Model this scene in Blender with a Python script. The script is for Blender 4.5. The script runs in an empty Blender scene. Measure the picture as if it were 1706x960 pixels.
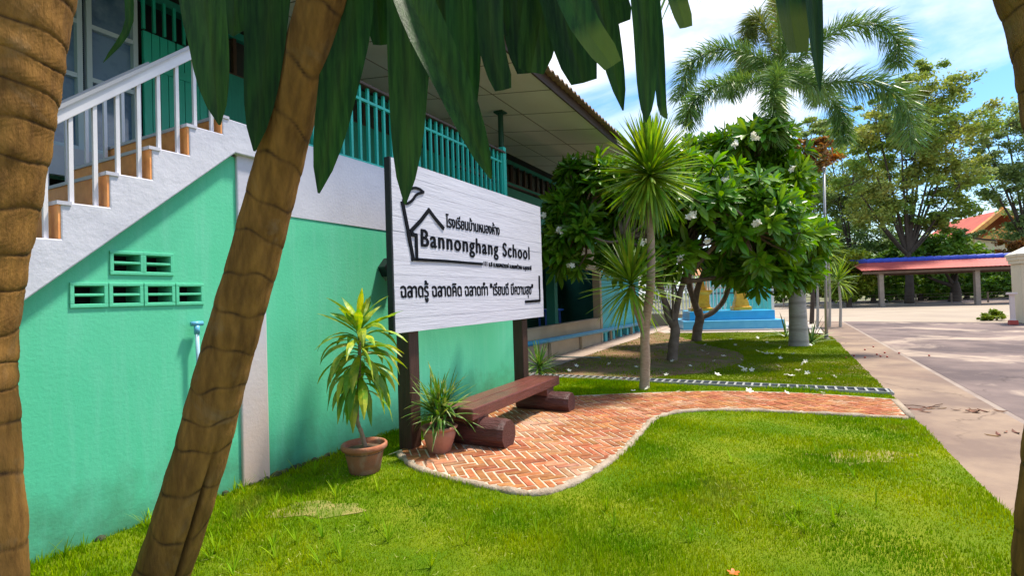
import bpy, math, random
import numpy as np
from mathutils import Matrix, Vector
R = math.radians
rng = np.random.default_rng(7); random.seed(7)
sc = bpy.context.scene
COL = sc.collection

# ---------------------------------------------------------------- camera, sky, sun, exposure
CAM = np.array([0.0, 0.0, 1.4]); F = 870.0; CX, CY = 853.0, 480.0
PITCH, ROLL = R(1.05), R(1.8)
fwd = np.array([0, math.cos(PITCH), math.sin(PITCH)])
up0 = np.array([0, -math.sin(PITCH), math.cos(PITCH)]); rt0 = np.array([1.0, 0, 0])
upv = up0*math.cos(ROLL) + rt0*math.sin(ROLL); rtv = rt0*math.cos(ROLL) - up0*math.sin(ROLL)
cd = bpy.data.cameras.new('camera'); cam = bpy.data.objects.new('camera', cd); COL.objects.link(cam)
cd.sensor_width = 36; cd.lens = F/1706*36; cd.clip_start = 0.05; cd.clip_end = 2000
m = Matrix.Identity(4)
for i in range(3):
    m[i][0] = rtv[i]; m[i][1] = upv[i]; m[i][2] = -fwd[i]; m[i][3] = CAM[i]
cam.matrix_world = m; sc.camera = cam

SUN_EL, SUN_AZ = R(66), math.atan2(0.88, 0.42)     # azimuth from +Y towards +X: high, to the right and a little beyond
sd = bpy.data.lights.new('sun', 'SUN'); sd.energy = 3.9; sd.angle = R(5); sd.color = (1, 0.925, 0.79)
so = bpy.data.objects.new('sun', sd); COL.objects.link(so)
sdir = Vector((math.sin(SUN_AZ)*math.cos(SUN_EL), math.cos(SUN_AZ)*math.cos(SUN_EL), math.sin(SUN_EL)))
so.rotation_euler = sdir.to_track_quat('Z', 'Y').to_euler()
sc.view_settings.view_transform = 'Standard'; sc.view_settings.look = 'None'
sc.view_settings.exposure = 0.95; sc.view_settings.gamma = 1.0
w = bpy.data.worlds.new('World'); sc.world = w; w.use_nodes = True
nt = w.node_tree; N = nt.nodes; L = nt.links; N.clear()
out = N.new('ShaderNodeOutputWorld'); bg = N.new('ShaderNodeBackground'); bg.inputs[1].default_value = 0.145
sky = N.new('ShaderNodeTexSky'); sky.sky_type = 'NISHITA'; sky.sun_disc = False
sky.sun_elevation = SUN_EL; sky.sun_rotation = SUN_AZ; sky.air_density = 1.0; sky.dust_density = 1.2; sky.ozone_density = 2.0
tc = N.new('ShaderNodeTexCoord'); mp = N.new('ShaderNodeMapping'); mp.inputs['Scale'].default_value = (1, 1, 2.3); mp.inputs['Location'].default_value = (0.96, 0.63, 0)
nz = N.new('ShaderNodeTexNoise'); nz.inputs['Scale'].default_value = 1.7; nz.inputs['Detail'].default_value = 9; nz.inputs['Roughness'].default_value = .57; nz.inputs['Distortion'].default_value = .35
cr = N.new('ShaderNodeValToRGB'); cr.color_ramp.elements[0].position = .44; cr.color_ramp.elements[1].position = .60
mx = N.new('ShaderNodeMixRGB'); mx.inputs[2].default_value = (6, 6, 6, 1)
n2 = N.new('ShaderNodeTexNoise'); n2.inputs['Scale'].default_value = 3.1; n2.inputs['Detail'].default_value = 7; L.new(mp.outputs[0], n2.inputs['Vector'])
c2 = N.new('ShaderNodeValToRGB'); c2.color_ramp.elements[0].position = .36; c2.color_ramp.elements[1].position = .64
c2.color_ramp.elements[0].color = (3.4, 3.9, 4.8, 1); c2.color_ramp.elements[1].color = (5.6, 5.8, 6.1, 1); L.new(n2.outputs['Fac'], c2.inputs[0]); L.new(c2.outputs[0], mx.inputs[2])
sat = N.new('ShaderNodeHueSaturation'); sat.inputs['Saturation'].default_value = 1.45; sat.inputs['Value'].default_value = .95
L.new(tc.outputs['Generated'], mp.inputs[0]); L.new(mp.outputs[0], nz.inputs['Vector']); L.new(nz.outputs['Fac'], cr.inputs[0])
L.new(cr.outputs[0], mx.inputs[0]); L.new(sky.outputs[0], sat.inputs['Color']); L.new(sat.outputs[0], mx.inputs[1]); L.new(mx.outputs[0], bg.inputs[0]); L.new(bg.outputs[0], out.inputs[0])

# ---------------------------------------------------------------- measuring helpers
def ray(px, py):
    return rtv*(px-CX)/F + upv*(CY-py)/F + fwd
def G(px, py, z=0.0):
    d = ray(px, py); t = (z-CAM[2])/d[2]; return CAM + d*t
def P(px, py, y):
    d = ray(px, py); return CAM + d*(y/d[1])
P0 = np.array([-2.02, 4.26, 0.0]); WA = R(62.5)      # foot of the pilaster; direction of the school wall
Ds = np.array([math.cos(WA), math.sin(WA), 0]); Dn = np.array([math.sin(WA), -math.cos(WA), 0])
def B(s, n, z):                                       # along the wall, out of the wall, up
    return P0 + Ds*s + Dn*n + np.array([0, 0, z])
def BI(p):
    q = np.asarray(p) - P0; return np.array([q@Ds, q@Dn, q[2]])
def I3(x, y, z): return np.array([x, y, z], float)
def unit(v): v = np.asarray(v, float); return v/(np.linalg.norm(v)+1e-12)

# ---------------------------------------------------------------- materials
def rgb(c): return (*c, 1) if len(c) == 3 else c
def mat(name, c1, c2=None, scale=4.0, detail=6, lo=.35, hi=.65, rough=.7, bump=0.0, bscale=None, bdist=.02, spec=.4,
        stretch=(1, 1, 1), metal=0.0, attr=None, attr_col=None, island=0.0, trans=0.0, stain_dapple=None, wet=None, streak=None, crack=None, dirt_glow=None):
    mt = bpy.data.materials.new(name); mt.use_nodes = True; nt = mt.node_tree; N = nt.nodes; L = nt.links
    b = N['Principled BSDF']; b.inputs['Roughness'].default_value = rough; b.inputs['Specular IOR Level'].default_value = spec; b.inputs['Metallic'].default_value = metal
    tc = N.new('ShaderNodeTexCoord'); mp = N.new('ShaderNodeMapping'); mp.inputs['Scale'].default_value = stretch; L.new(tc.outputs['Object'], mp.inputs[0])
    def noise(scale, detail=6, rough=.6, dist=0.0, raw=False):
        n = N.new('ShaderNodeTexNoise'); n.inputs['Scale'].default_value = scale; n.inputs['Detail'].default_value = detail
        n.inputs['Roughness'].default_value = rough; n.inputs['Distortion'].default_value = dist
        L.new((tc.outputs['Object'] if raw else mp.outputs[0]), n.inputs['Vector']); return n
    def ramp(src, lo, hi):
        r = N.new('ShaderNodeMapRange'); r.inputs[1].default_value = lo; r.inputs[2].default_value = hi; r.clamp = True; L.new(src, r.inputs[0]); return r.outputs[0]
    def mix(f, a, bcol):
        x = N.new('ShaderNodeMixRGB')
        if isinstance(f, float): x.inputs[0].default_value = f
        else: L.new(f, x.inputs[0])
        for k, v in ((1, a), (2, bcol)):
            if isinstance(v, tuple): x.inputs[k].default_value = rgb(v)
            else: L.new(v, x.inputs[k])
        return x.outputs[0]
    col = c1
    if c2 is not None: col = mix(ramp(noise(scale, detail).outputs['Fac'], lo, hi), c1, c2)
    if stain_dapple:                                          # (colour, scale, lo, hi[, amount])
        f = ramp(noise(stain_dapple[1], 8, .65, .6, True).outputs['Fac'], stain_dapple[2], stain_dapple[3])
        if len(stain_dapple) > 4:
            mm = N.new('ShaderNodeMath'); mm.operation = 'MULTIPLY'; mm.inputs[1].default_value = stain_dapple[4]; L.new(f, mm.inputs[0]); f = mm.outputs[0]
        col = mix(f, col, stain_dapple[0])
    if streak:                                         # (colour, amount): runs of faded paint down a wall
        m2 = N.new('ShaderNodeMapping'); m2.inputs['Scale'].default_value = (7, 7, .55); L.new(tc.outputs['Object'], m2.inputs[0])
        n2 = noise(1.6, 7, .7); L.new(m2.outputs[0], n2.inputs['Vector'])
        mm = N.new('ShaderNodeMath'); mm.operation = 'MULTIPLY'; mm.inputs[1].default_value = streak[1]; L.new(ramp(n2.outputs['Fac'], .48, .70), mm.inputs[0]); col = mix(mm.outputs[0], col, streak[0])
    if crack:                                          # (colour, scale, width)
        nd = noise(1.3, 6, .6, 0, True); va = N.new('ShaderNodeVectorMath'); va.operation = 'MULTIPLY_ADD'; va.inputs[1].default_value = (1.1, 1.1, 0); L.new(nd.outputs['Color'], va.inputs[0]); L.new(tc.outputs['Object'], va.inputs[2])
        vo = N.new('ShaderNodeTexVoronoi'); vo.feature = 'DISTANCE_TO_EDGE'; vo.inputs['Scale'].default_value = crack[1]; L.new(va.outputs[0], vo.inputs['Vector'])
        mm = N.new('ShaderNodeMath'); mm.operation = 'MULTIPLY'; L.new(ramp(vo.outputs['Distance'], crack[2], 0.0), mm.inputs[0]); L.new(ramp(noise(.7, 4, .6, 0, True).outputs['Fac'], .42, .56), mm.inputs[1]); col = mix(mm.outputs[0], col, crack[0])
    if dirt_glow:                                           # grime, and on white plaster painted bounce light, near the foot: (colour, z_top, z_bottom, amount)
        sp = N.new('ShaderNodeSeparateXYZ'); L.new(tc.outputs['Object'], sp.inputs[0])
        ns = noise(3.0, 8, .7, .3, True)
        ad = N.new('ShaderNodeMath'); ad.operation = 'MULTIPLY_ADD'; ad.inputs[1].default_value = .9; L.new(ns.outputs['Fac'], ad.inputs[0]); L.new(sp.outputs['Z'], ad.inputs[2])
        f = ramp(ad.outputs[0], dirt_glow[1]+.45, dirt_glow[2]+.45)
        mm = N.new('ShaderNodeMath'); mm.operation = 'MULTIPLY'; mm.inputs[1].default_value = dirt_glow[3]; L.new(f, mm.inputs[0])
        col = mix(mm.outputs[0], col, dirt_glow[0])
    if attr:
        a = N.new('ShaderNodeAttribute'); a.attribute_name = attr; col = mix(a.outputs['Fac'], col, attr_col)
    if island:
        g = N.new('ShaderNodeNewGeometry'); h = N.new('ShaderNodeHueSaturation')
        v = N.new('ShaderNodeMapRange'); v.inputs[3].default_value = 1-island; v.inputs[4].default_value = 1+island; L.new(g.outputs['Random Per Island'], v.inputs[0])
        u = N.new('ShaderNodeMath'); u.operation = 'MULTIPLY'; u.inputs[1].default_value = 7.31; L.new(g.outputs['Random Per Island'], u.inputs[0])
        fr = N.new('ShaderNodeMath'); fr.operation = 'FRACT'; L.new(u.outputs[0], fr.inputs[0])
        hh = N.new('ShaderNodeMapRange'); hh.inputs[3].default_value = .5-.035*min(1, island*2); hh.inputs[4].default_value = .5+.02*min(1, island*2); L.new(fr.outputs[0], hh.inputs[0])
        L.new(hh.outputs[0], h.inputs['Hue']); L.new(v.outputs[0], h.inputs['Value'])
        if isinstance(col, tuple): h.inputs['Color'].default_value = rgb(col)
        else: L.new(col, h.inputs['Color'])
        col = h.outputs[0]
    if isinstance(col, tuple): b.inputs['Base Color'].default_value = rgb(col)
    else: L.new(col, b.inputs['Base Color'])
    if bump:
        bp = N.new('ShaderNodeBump'); bp.inputs['Strength'].default_value = bump; bp.inputs['Distance'].default_value = bdist
        L.new(noise(bscale or scale*6, 8, .65).outputs['Fac'], bp.inputs['Height']); L.new(bp.outputs[0], b.inputs['Normal'])
    if wet:
        L.new(ramp(noise(wet, 5, .6, 0, True).outputs['Fac'], .3, .7), b.inputs['Roughness'])
    if trans:
        t = N.new('ShaderNodeBsdfTranslucent'); ms = N.new('ShaderNodeMixShader'); ms.inputs[0].default_value = trans
        hv = N.new('ShaderNodeHueSaturation'); hv.inputs['Value'].default_value = 1.5; hv.inputs['Saturation'].default_value = 1.1; hv.inputs['Hue'].default_value = .485
        if isinstance(col, tuple): hv.inputs['Color'].default_value = rgb(col)
        else: L.new(col, hv.inputs['Color'])
        L.new(hv.outputs[0], t.inputs[0]); L.new(b.outputs[0], ms.inputs[1]); L.new(t.outputs[0], ms.inputs[2])
        L.new(ms.outputs[0], N['Material Output'].inputs[0])
    return mt

# ---------------------------------------------------------------- mesh builder
class MB:
    def __init__(s): s.v = []; s.f = []; s.a = []; s.n = 0
    def add(s, verts, faces, a=0.0):
        verts = np.asarray(verts, float).reshape(-1, 3)
        s.v.append(verts); s.a.append(np.full(len(verts), a) if np.isscalar(a) else np.asarray(a, float))
        k = s.n
        if isinstance(faces, np.ndarray): s.f.extend((faces+k).tolist())
        else: s.f.extend([[i+k for i in f] for f in faces])
        s.n += len(verts); return s
    def box(s, x0, x1, y0, y1, z0, z1, fn=I3, a=0.0):
        c = [fn(x, y, z) for z in (z0, z1) for x, y in ((x0, y0), (x1, y0), (x1, y1), (x0, y1))]
        return s.add(c, [(3, 2, 1, 0), (4, 5, 6, 7), (0, 1, 5, 4), (1, 2, 6, 5), (2, 3, 7, 6), (3, 0, 4, 7)], a)
    def bar(s, p, q, wx, wz, upd=(0, 0, 1)):
        p, q = np.asarray(p, float), np.asarray(q, float); d = unit(q-p); x = unit(np.cross(d, upd)); u = np.cross(x, d)
        c = [e + x*sx*wx/2 + u*sz*wz/2 for e in (p, q) for sx, sz in ((-1, -1), (1, -1), (1, 1), (-1, 1))]
        return s.add(c, [(3, 2, 1, 0), (4, 5, 6, 7), (0, 1, 5, 4), (1, 2, 6, 5), (2, 3, 7, 6), (3, 0, 4, 7)])
    def prism(s, poly, n0, n1, fn):                    # polygon in (s, z) pushed along n
        k = len(poly); c = [fn(x, n0, z) for x, z in poly] + [fn(x, n1, z) for x, z in poly]
        return s.add(c, [list(range(k)), list(range(2*k-1, k-1, -1))] + [(i, i+k, (i+1) % k + k, (i+1) % k) for i in range(k)])
    def slab(s, poly, z0, z1):                         # polygon in (x, y) from z0 to z1
        k = len(poly); c = [(p[0], p[1], z0) for p in poly] + [(p[0], p[1], z1) for p in poly]
        return s.add(c, [list(range(k-1, -1, -1)), list(range(k, 2*k))] + [(i, (i+1) % k, (i+1) % k + k, i+k) for i in range(k)])
    def tube(s, pts, rad, seg=10, rf=None, af=None, cap=True, ref=(0.3, 1, 0.1)):
        pts = np.asarray(pts, float); n = len(pts); rad = np.full(n, rad) if np.isscalar(rad) else np.asarray(rad, float)
        t = np.gradient(pts, axis=0); t /= np.linalg.norm(t, axis=1)[:, None]+1e-12
        x = unit(np.cross(ref, t[0])); V = np.zeros((n, seg, 3)); A = np.zeros((n, seg))
        th = np.arange(seg)*2*math.pi/seg
        for i in range(n):
            x = unit(x - t[i]*(x@t[i])); y = np.cross(t[i], x)
            rr = rad[i]*(np.ones(seg) if rf is None else rf(i/(n-1), th))
            V[i] = pts[i] + np.outer(np.cos(th)*rr, x) + np.outer(np.sin(th)*rr, y)
            if af is not None: A[i] = af(i/(n-1), th)
        idx = np.arange(n*seg).reshape(n, seg)
        f = np.stack([idx[:-1], np.roll(idx[:-1], -1, 1), np.roll(idx[1:], -1, 1), idx[1:]], -1).reshape(-1, 4).tolist()
        if cap: f += [idx[0][::-1].tolist(), idx[-1].tolist()]
        return s.add(V.reshape(-1, 3), f, A.reshape(-1))
    def lathe(s, prof, c, seg=24, rf=None):            # (r, z) profile round the vertical through c
        th = np.arange(seg)*2*math.pi/seg; n = len(prof)
        V = np.array([[(c[0]+r*math.cos(t)*(rf(t, z) if rf else 1), c[1]+r*math.sin(t)*(rf(t, z) if rf else 1), c[2]+z) for t in th] for r, z in prof])
        idx = np.arange(n*seg).reshape(n, seg)
        f = np.stack([idx[:-1], np.roll(idx[:-1], -1, 1), np.roll(idx[1:], -1, 1), idx[1:]], -1).reshape(-1, 4).tolist()
        return s.add(V.reshape(-1, 3), f + [idx[0][::-1].tolist(), idx[-1].tolist()])
    def strap(s, pts, wid, side, fold=.25, a=0.0, cross=3, wave=0.0):   # a ribbon leaf along pts, widths wid, side = rough across direction
        pts = np.asarray(pts, float); n = len(pts); t = np.gradient(pts, axis=0); t /= np.linalg.norm(t, axis=1)[:, None]+1e-12
        V = []
        for i in range(n):
            x = unit(np.asarray(side) - t[i]*(np.asarray(side)@t[i])); y = np.cross(t[i], x)
            for u in np.linspace(-1, 1, cross):
                V.append(pts[i] + x*u*wid[i]/2 + y*(abs(u)*fold*wid[i]/2 + wave*math.sin(i*1.7+u*2)*wid[i]))
        idx = np.arange(n*cross).reshape(n, cross)
        f = np.stack([idx[:-1, :-1], idx[:-1, 1:], idx[1:, 1:], idx[1:, :-1]], -1).reshape(-1, 4)
        return s.add(V, f, a)

def link(name, mesh, material, parent=None, smooth=False):
    o = bpy.data.objects.new(name, mesh); COL.objects.link(o)
    if material: mesh.materials.append(material)
    if smooth: mesh.shade_smooth()
    if parent: o.parent = parent
    return o
def obj(name, mb, material, parent=None, label=None, smooth=False, bevel=0.0, origin=None):
    v = np.concatenate(mb.v) if mb.v else np.zeros((0, 3))
    if parent is not None:
        M = np.array(root_matrix(parent).inverted()); v = v@M[:3, :3].T + M[:3, 3]
    elif origin is not None: v = v - np.asarray(origin)
    me = bpy.data.meshes.new(name); me.from_pydata(v.tolist(), [], mb.f); me.update()
    a = np.concatenate(mb.a)
    if np.any(a):
        at = me.attributes.new('a', 'FLOAT', 'POINT'); at.data.foreach_set('value', a.astype(np.float32))
    o = link(name, me, material, parent, smooth)
    if origin is not None and parent is None: o.location = origin
    if label: o['label'] = label
    if bevel:
        bv = o.modifiers.new('bevel', 'BEVEL'); bv.width = bevel; bv.segments = 2; bv.limit_method = 'ANGLE'; bv.angle_limit = R(40)
    return o
def root_matrix(o):
    M = Matrix.LocRotScale(o.location, o.rotation_euler, o.scale)
    while o.parent: o = o.parent; M = Matrix.LocRotScale(o.location, o.rotation_euler, o.scale) @ M
    return M
def tag(o, label, cat, group=None, kind=None):
    if label: o['label'] = label
    if cat: o['category'] = cat
    if group: o['group'] = group
    if kind: o['kind'] = kind
    return o
def thing(name, label, cat, loc, rz=0.0, group=None):
    o = bpy.data.objects.new(name, None); COL.objects.link(o); o.empty_display_size = .2
    o.location = loc; o.rotation_euler = (0, 0, rz); return tag(o, label, cat, group)
def struct(name, mb, m, smooth=False):
    o = obj(name, mb, m, smooth=smooth); o['kind'] = 'structure'; return o
def dup(o, parent=None):
    c = o.copy(); COL.objects.link(c)
    if parent: c.parent = parent
    for ch in [x for x in COL.objects if x.parent == o]: dup(ch, c)
    return c
def inside(poly, x, y):
    poly = np.asarray(poly)[:, :2]; r = np.zeros(len(x), bool); j = len(poly)-1
    for i in range(len(poly)):
        xi, yi = poly[i]; xj, yj = poly[j]
        c = ((yi > y) != (yj > y)) & (x < (xj-xi)*(y-yi)/((yj-yi) or 1e-9)+xi); r ^= c; j = i
    return r
def curve(ctrl, n):                                    # Catmull-Rom through control points
    c = np.asarray(ctrl, float); c = np.vstack([2*c[0]-c[1], c, 2*c[-1]-c[-2]]); o = []
    k = len(c)-3
    for t in np.linspace(0, k, n):
        i = min(int(t), k-1); u = t-i; a, b, d, e = c[i:i+4]
        o.append(.5*((2*b)+(-a+d)*u+(2*a-5*b+4*d-e)*u*u+(-a+3*b-3*d+e)*u**3))
    return np.array(o)

# ================================================================ GROUND
LAWN1 = (.050, .125, .006)
M_earth = mat('earth', (.16, .10, .055), (.24, .16, .09), 3, bump=.5, bscale=30)
M_lawn = mat('lawn', (.085, .165, .004), (.20, .235, .012), 1.6, lo=.38, hi=.66, bump=.9, bscale=70, rough=.9, spec=.1, stain_dapple=((.20, .17, .05), .9, .63, .74, .7))
M_blade = mat('grass_blades', (.105, .245, .001), (.31, .39, .001), 1.3, lo=.38, hi=.66, rough=.7, spec=.04, island=.28, trans=.28, stain_dapple=((.24, .21, .06), .9, .60, .74, .75))
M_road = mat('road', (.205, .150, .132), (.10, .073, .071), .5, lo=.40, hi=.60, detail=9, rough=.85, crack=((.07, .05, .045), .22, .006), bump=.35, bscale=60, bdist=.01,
             stain_dapple=((.40, .31, .24), .42, .52, .62, .85), spec=.2)  # blotches mix real stains with painted dapples of sun and tree shade
M_walk = mat('pavement', (.30, .215, .150), (.18, .125, .098), .9, lo=.38, hi=.60, detail=9, crack=((.12, .08, .06), .28, .007), rough=.85, bump=.3, bscale=50, bdist=.01, stain_dapple=((.20, .13, .10), .55, .52, .70, .75), spec=.2)
M_far = mat('yard_ground', (.36, .29, .215), (.28, .22, .165), .3, rough=.9, bump=.2, bscale=20)
M_conc = mat('concrete', (.34, .29, .25), (.24, .20, .17), 1.4, rough=.85, bump=.3, bscale=40, bdist=.01)
g = MB(); g.add([(-400, -60, -.03), (400, -60, -.03), (400, 900, -.03), (-400, 900, -.03)], [(0, 1, 2, 3)])
struct('ground', g, mat('field', (.10, .12, .03), (.17, .14, .06), .15, bump=.3, bscale=8))
def quadB(s0, s1, n0, n1, z): return [B(s0, n0, z), B(s1, n0, z), B(s1, n1, z), B(s0, n1, z)]
def sheet(poly, z, nx=None):
    mb = MB(); mb.add([(p[0], p[1], z) for p in poly], [list(range(len(poly)))]); return mb
EDGE = 4.92
def ccw(poly):
    a = sum(poly[i][0]*poly[(i+1) % len(poly)][1]-poly[(i+1) % len(poly)][0]*poly[i][1] for i in range(len(poly)))
    return poly if a > 0 else poly[::-1]
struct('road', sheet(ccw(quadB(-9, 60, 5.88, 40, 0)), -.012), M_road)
struct('pavement', sheet(ccw(quadB(-9, 22.5, EDGE-.06, 5.80, 0)), -.004), M_walk)
struct('joint_road', sheet(ccw(quadB(-9, 22.5, 5.79, 5.87, 0)), -.008), mat('joint', (.22, .16, .128), (.31, .245, .195), 1.3, bump=.8, bscale=20))
struct('yard_ground', sheet(ccw([G(1200, 534), G(1760, 538), G(2300, 520), G(1900, 504), G(1150, 506)]), -.006), M_far)
# the brick path, outlined as seen
low = [G(*p) for p in ((664, 757), (690, 780), (740, 797), (800, 811), (850, 821), (888, 825), (925, 819), (965, 802), (1005, 778), (1040, 752), (1066, 724), (1088, 702), (1125, 689), (1200, 685), (1300, 688), (1400, 693), (1513, 699))]
upr = [G(*p) for p in ((1492, 669), (1400, 662), (1300, 657), (1200, 655), (1100, 657), (1000, 661), (935, 664))]
back = [B(3.72, .55, 0), B(.80, .55, 0)]
PATH = [np.array(p[:2]) for p in curve(low, 60)] + [np.array(p[:2]) for p in curve(upr, 24)] + [p[:2] for p in back]
struct('path_ground', sheet(ccw(PATH), .0205), mat('mortar', (.62, .52, .39), (.48, .38, .27), 9, bump=.6, bscale=60, rough=.95))
mb = MB(); W = .070; k = 3; L_ = W*k; gap = .013
ang = WA + R(45) ; ca, sa = math.cos(ang), math.sin(ang); o0 = B(2.4, 2.4, 0)
cells = []
for j in range(-14, 15):
    for i in range(-90, 91):
        cells.append((i+2*k*j, i, k, 1)); cells.append((i+2*k*j, i+1, 1, k))
cc = np.array(cells, float); cxx = (cc[:, 0]+cc[:, 2]/2)*W; cyy = (cc[:, 1]+cc[:, 3]/2)*W
wx = o0[0]+cxx*ca-cyy*sa; wy = o0[1]+cxx*sa+cyy*ca
for (cx_, cy_, lx, ly), X, Y in zip(cells, wx, wy):
    if abs(X-o0[0]) > 7 or abs(Y-o0[1]) > 7: continue
    hx, hy = lx*W/2-gap/2, ly*W/2-gap/2; lg_ = max(hx, hy); us = np.linspace(-1, 1, 13)*lg_; sh = min(hx, hy)*.9; okk = np.ones(13, bool)
    for e in (-sh, sh):                                # bricks are cut where the outline crosses them
        uu, vv = (us, np.full(13, e)) if hx > hy else (np.full(13, e), us); okk &= inside(PATH, X+uu*ca-vv*sa, Y+uu*sa+vv*ca)
    if okk.sum() < 3: continue
    if not okk.all():
        uu = us[okk]; mid, hl_ = (uu[0]+uu[-1])/2, (uu[-1]-uu[0])/2
        if hx > hy: X, Y, hx = X+mid*ca, Y+mid*sa, hl_
        else: X, Y, hy = X-mid*sa, Y+mid*ca, hl_
    zt = .026+rng.normal(0, .0016); tx, ty = rng.normal(0, .012, 2); c = []
    for z, q in ((-.01, 0), (zt-.004, 0), (zt, .004)):
        for sx, sy in ((-1, -1), (1, -1), (1, 1), (-1, 1)):
            u, v = sx*(hx-q), sy*(hy-q); c.append((X+u*ca-v*sa, Y+u*sa+v*ca, z+(u*tx+v*ty if z > 0 else 0)))
    fs = [(8, 9, 10, 11)]
    for b0 in (0, 4):
        fs += [(b0+e, b0+(e+1) % 4, b0+4+(e+1) % 4, b0+4+e) for e in range(4)]
    mb.add(c, fs)
M_brick = mat('path_bricks', (.25, .082, .026), (.37, .155, .060), 14, rough=.8, bump=.5, bscale=80, bdist=.006, island=.24, spec=.2, stain_dapple=((.46, .33, .22), 1.4, .52, .68, .75))
struct('brick_path', mb, M_brick)
kb = MB()
edge = curve(low, 90)
for i in range(len(edge)-1):                           # low rounded mortar kerb along the lawn side
    pass
kb.tube([(p[0], p[1], .000) for p in edge], .034, 8, rf=lambda t, th: 1+.14*np.sin(th*3+t*300)+.3*math.sin(t*57)*math.sin(t*131))
kb.tube([(p[0], p[1], .0) for p in curve(upr, 40)], .028, 8)
kb.bar(B(3.95, EDGE-.03, .0), B(4.88, EDGE-.03, .0), .07, .06)
struct('path_kerb', kb, mat('edging', (.42, .34, .26), (.30, .22, .15), 12, bump=.8, bscale=50, rough=.95), smooth=True)
# lawns
near = [B(-9, 0.0, 0)[:2], B(.80, 0.0, 0)[:2], B(.80, .55, 0)[:2]] + [np.array(p[:2]) for p in curve(low, 60)] + [B(3.94, EDGE, 0)[:2], B(-9, EDGE, 0)[:2]]
strip = [B(.80, 0, 0)[:2], B(.80, .55, 0)[:2], B(3.72, .55, 0)[:2]] + [np.array(p[:2]) for p in curve(upr, 24)][::-1] + [B(4.88, EDGE, 0)[:2], B(5.40, EDGE, 0)[:2], B(5.40, 0, 0)[:2]]
DR0, DR1 = 5.36, 5.62
plat_front = [G(1130, 556), G(1320, 553)]
far = [B(DR1, -.3, 0)[:2], B(DR1, EDGE, 0)[:2], B(14.7, EDGE, 0)[:2], G(1320, 553)[:2], G(1100, 556)[:2], B(16.5, -.35, 0)[:2]]
struct('lawn', sheet(ccw(near), 0.0), M_lawn); struct('lawn_strip', sheet(ccw(strip), .0), M_lawn)
M_lawn2 = mat('shaded_lawn', (.10, .165, .010), (.18, .21, .022), 1.2, bump=.8, bscale=60, rough=.9, spec=.1, stain_dapple=((.20, .135, .075), .33, .50, .58, .9))
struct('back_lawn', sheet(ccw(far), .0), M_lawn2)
soil = [B(DR1, -.3, 0), B(DR1, 1.5, 0), B(7.0, 2.6, 0), B(8.5, 3.0, 0), B(10.2, 2.7, 0), B(11.8, 1.7, 0), B(13.5, 1.1, 0), B(16.5, -.35, 0)]
soilp = curve(soil, 160); soilp = soilp+np.array([[.07*math.sin(i*.31)+.05*math.sin(i*.73+1), .07*math.sin(i*.37+2)+.04*math.sin(i*.9), 0] for i in range(160)])
struct('soil_ground', sheet(ccw([p[:2] for p in soilp]), .006), mat('soil', (.17, .085, .034), (.25, .15, .08), 3, bump=.7, bscale=40, rough=.95, stain_dapple=((.10, .13, .02), 1.3, .50, .62, .75)))
struct('walkway_path', sheet(ccw(quadB(4.62, 22, -1.0, -.32, 0)), .012), mat('walkway_path', (.44, .34, .28), (.34, .25, .20), 1.2, rough=.85, bump=.3, bscale=40))
struct('undercroft_floor', sheet(ccw(quadB(-6, 22, -7, -1.0, 0)), .008), M_conc)
struct('plaza_pavement', sheet(ccw([G(1040, 556), G(1322, 553), G(1372, 556), B(22, EDGE, 0), B(26, -1, 0)]), .002), mat('plaza_pavement', (.46, .38, .32), (.38, .30, .25), 1.1, bump=.2, bscale=30, rough=.85))

# grass blades
def blades(poly, n, h, wdt, dmin=0, keep=None, lean=.55, maxd=99):
    poly = np.asarray([p[:2] for p in poly]); lo = np.maximum(poly.min(0), [-6, .3]); hi = np.minimum(poly.max(0), [9, 20]); out = []; tot = 0
    while tot < n:
        q = rng.uniform(lo, hi, (n*2, 2)); d = np.hypot(q[:, 0], q[:, 1]); pr = np.clip((3.0/np.maximum(d, 1.2))**1.5, 0, 1)
        kx = (rng.random(len(q)) < pr) & inside(poly, q[:, 0], q[:, 1]) & (np.abs(q[:, 0]) < q[:, 1]*1.05+.6)
        if keep is not None: kx &= keep(q)
        out.append(q[kx]); tot += kx.sum()
        if len(out) > 60: break
    q = np.concatenate(out)[:n]; n = len(q); d = np.hypot(q[:, 0], q[:, 1])
    clump = .75+.5*np.sin(q[:, 0]*3.1+1.3*np.sin(q[:, 1]*2.3))*np.sin(q[:, 1]*2.7+q[:, 0])
    hh = h*rng.uniform(.5, 1.25, n)*np.clip(clump, .45, 1.4); ww = wdt*rng.uniform(.7, 1.3, n)*np.clip(d/3, .8, 2.6); th = rng.uniform(0, 2*math.pi, n)
    dx, dy = np.cos(th), np.sin(th); le = rng.uniform(.1, 1, n)*lean*hh; th2 = rng.uniform(0, 2*math.pi, n)
    lx, ly = np.cos(th2)*le, np.sin(th2)*le; z0 = np.full(n, -.004)
    b = np.stack([q[:, 0], q[:, 1], z0], 1); sd_ = np.stack([dx*ww/2, dy*ww/2, 0*ww], 1)
    mid = b + np.stack([lx*.35, ly*.35, hh*.6], 1); tip = b + np.stack([lx, ly, hh], 1)
    V = np.stack([b-sd_, b+sd_, mid+sd_*.7, mid-sd_*.7, tip], 1).reshape(-1, 3); i0 = (np.arange(n)*5)[:, None]
    f = np.concatenate([i0+np.array([[0, 1, 2, 3]])], 0).tolist() + (i0+np.array([[3, 2, 4]])).tolist()
    mb = MB(); mb.add(V, [tuple(x) for x in f]); return mb
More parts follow.
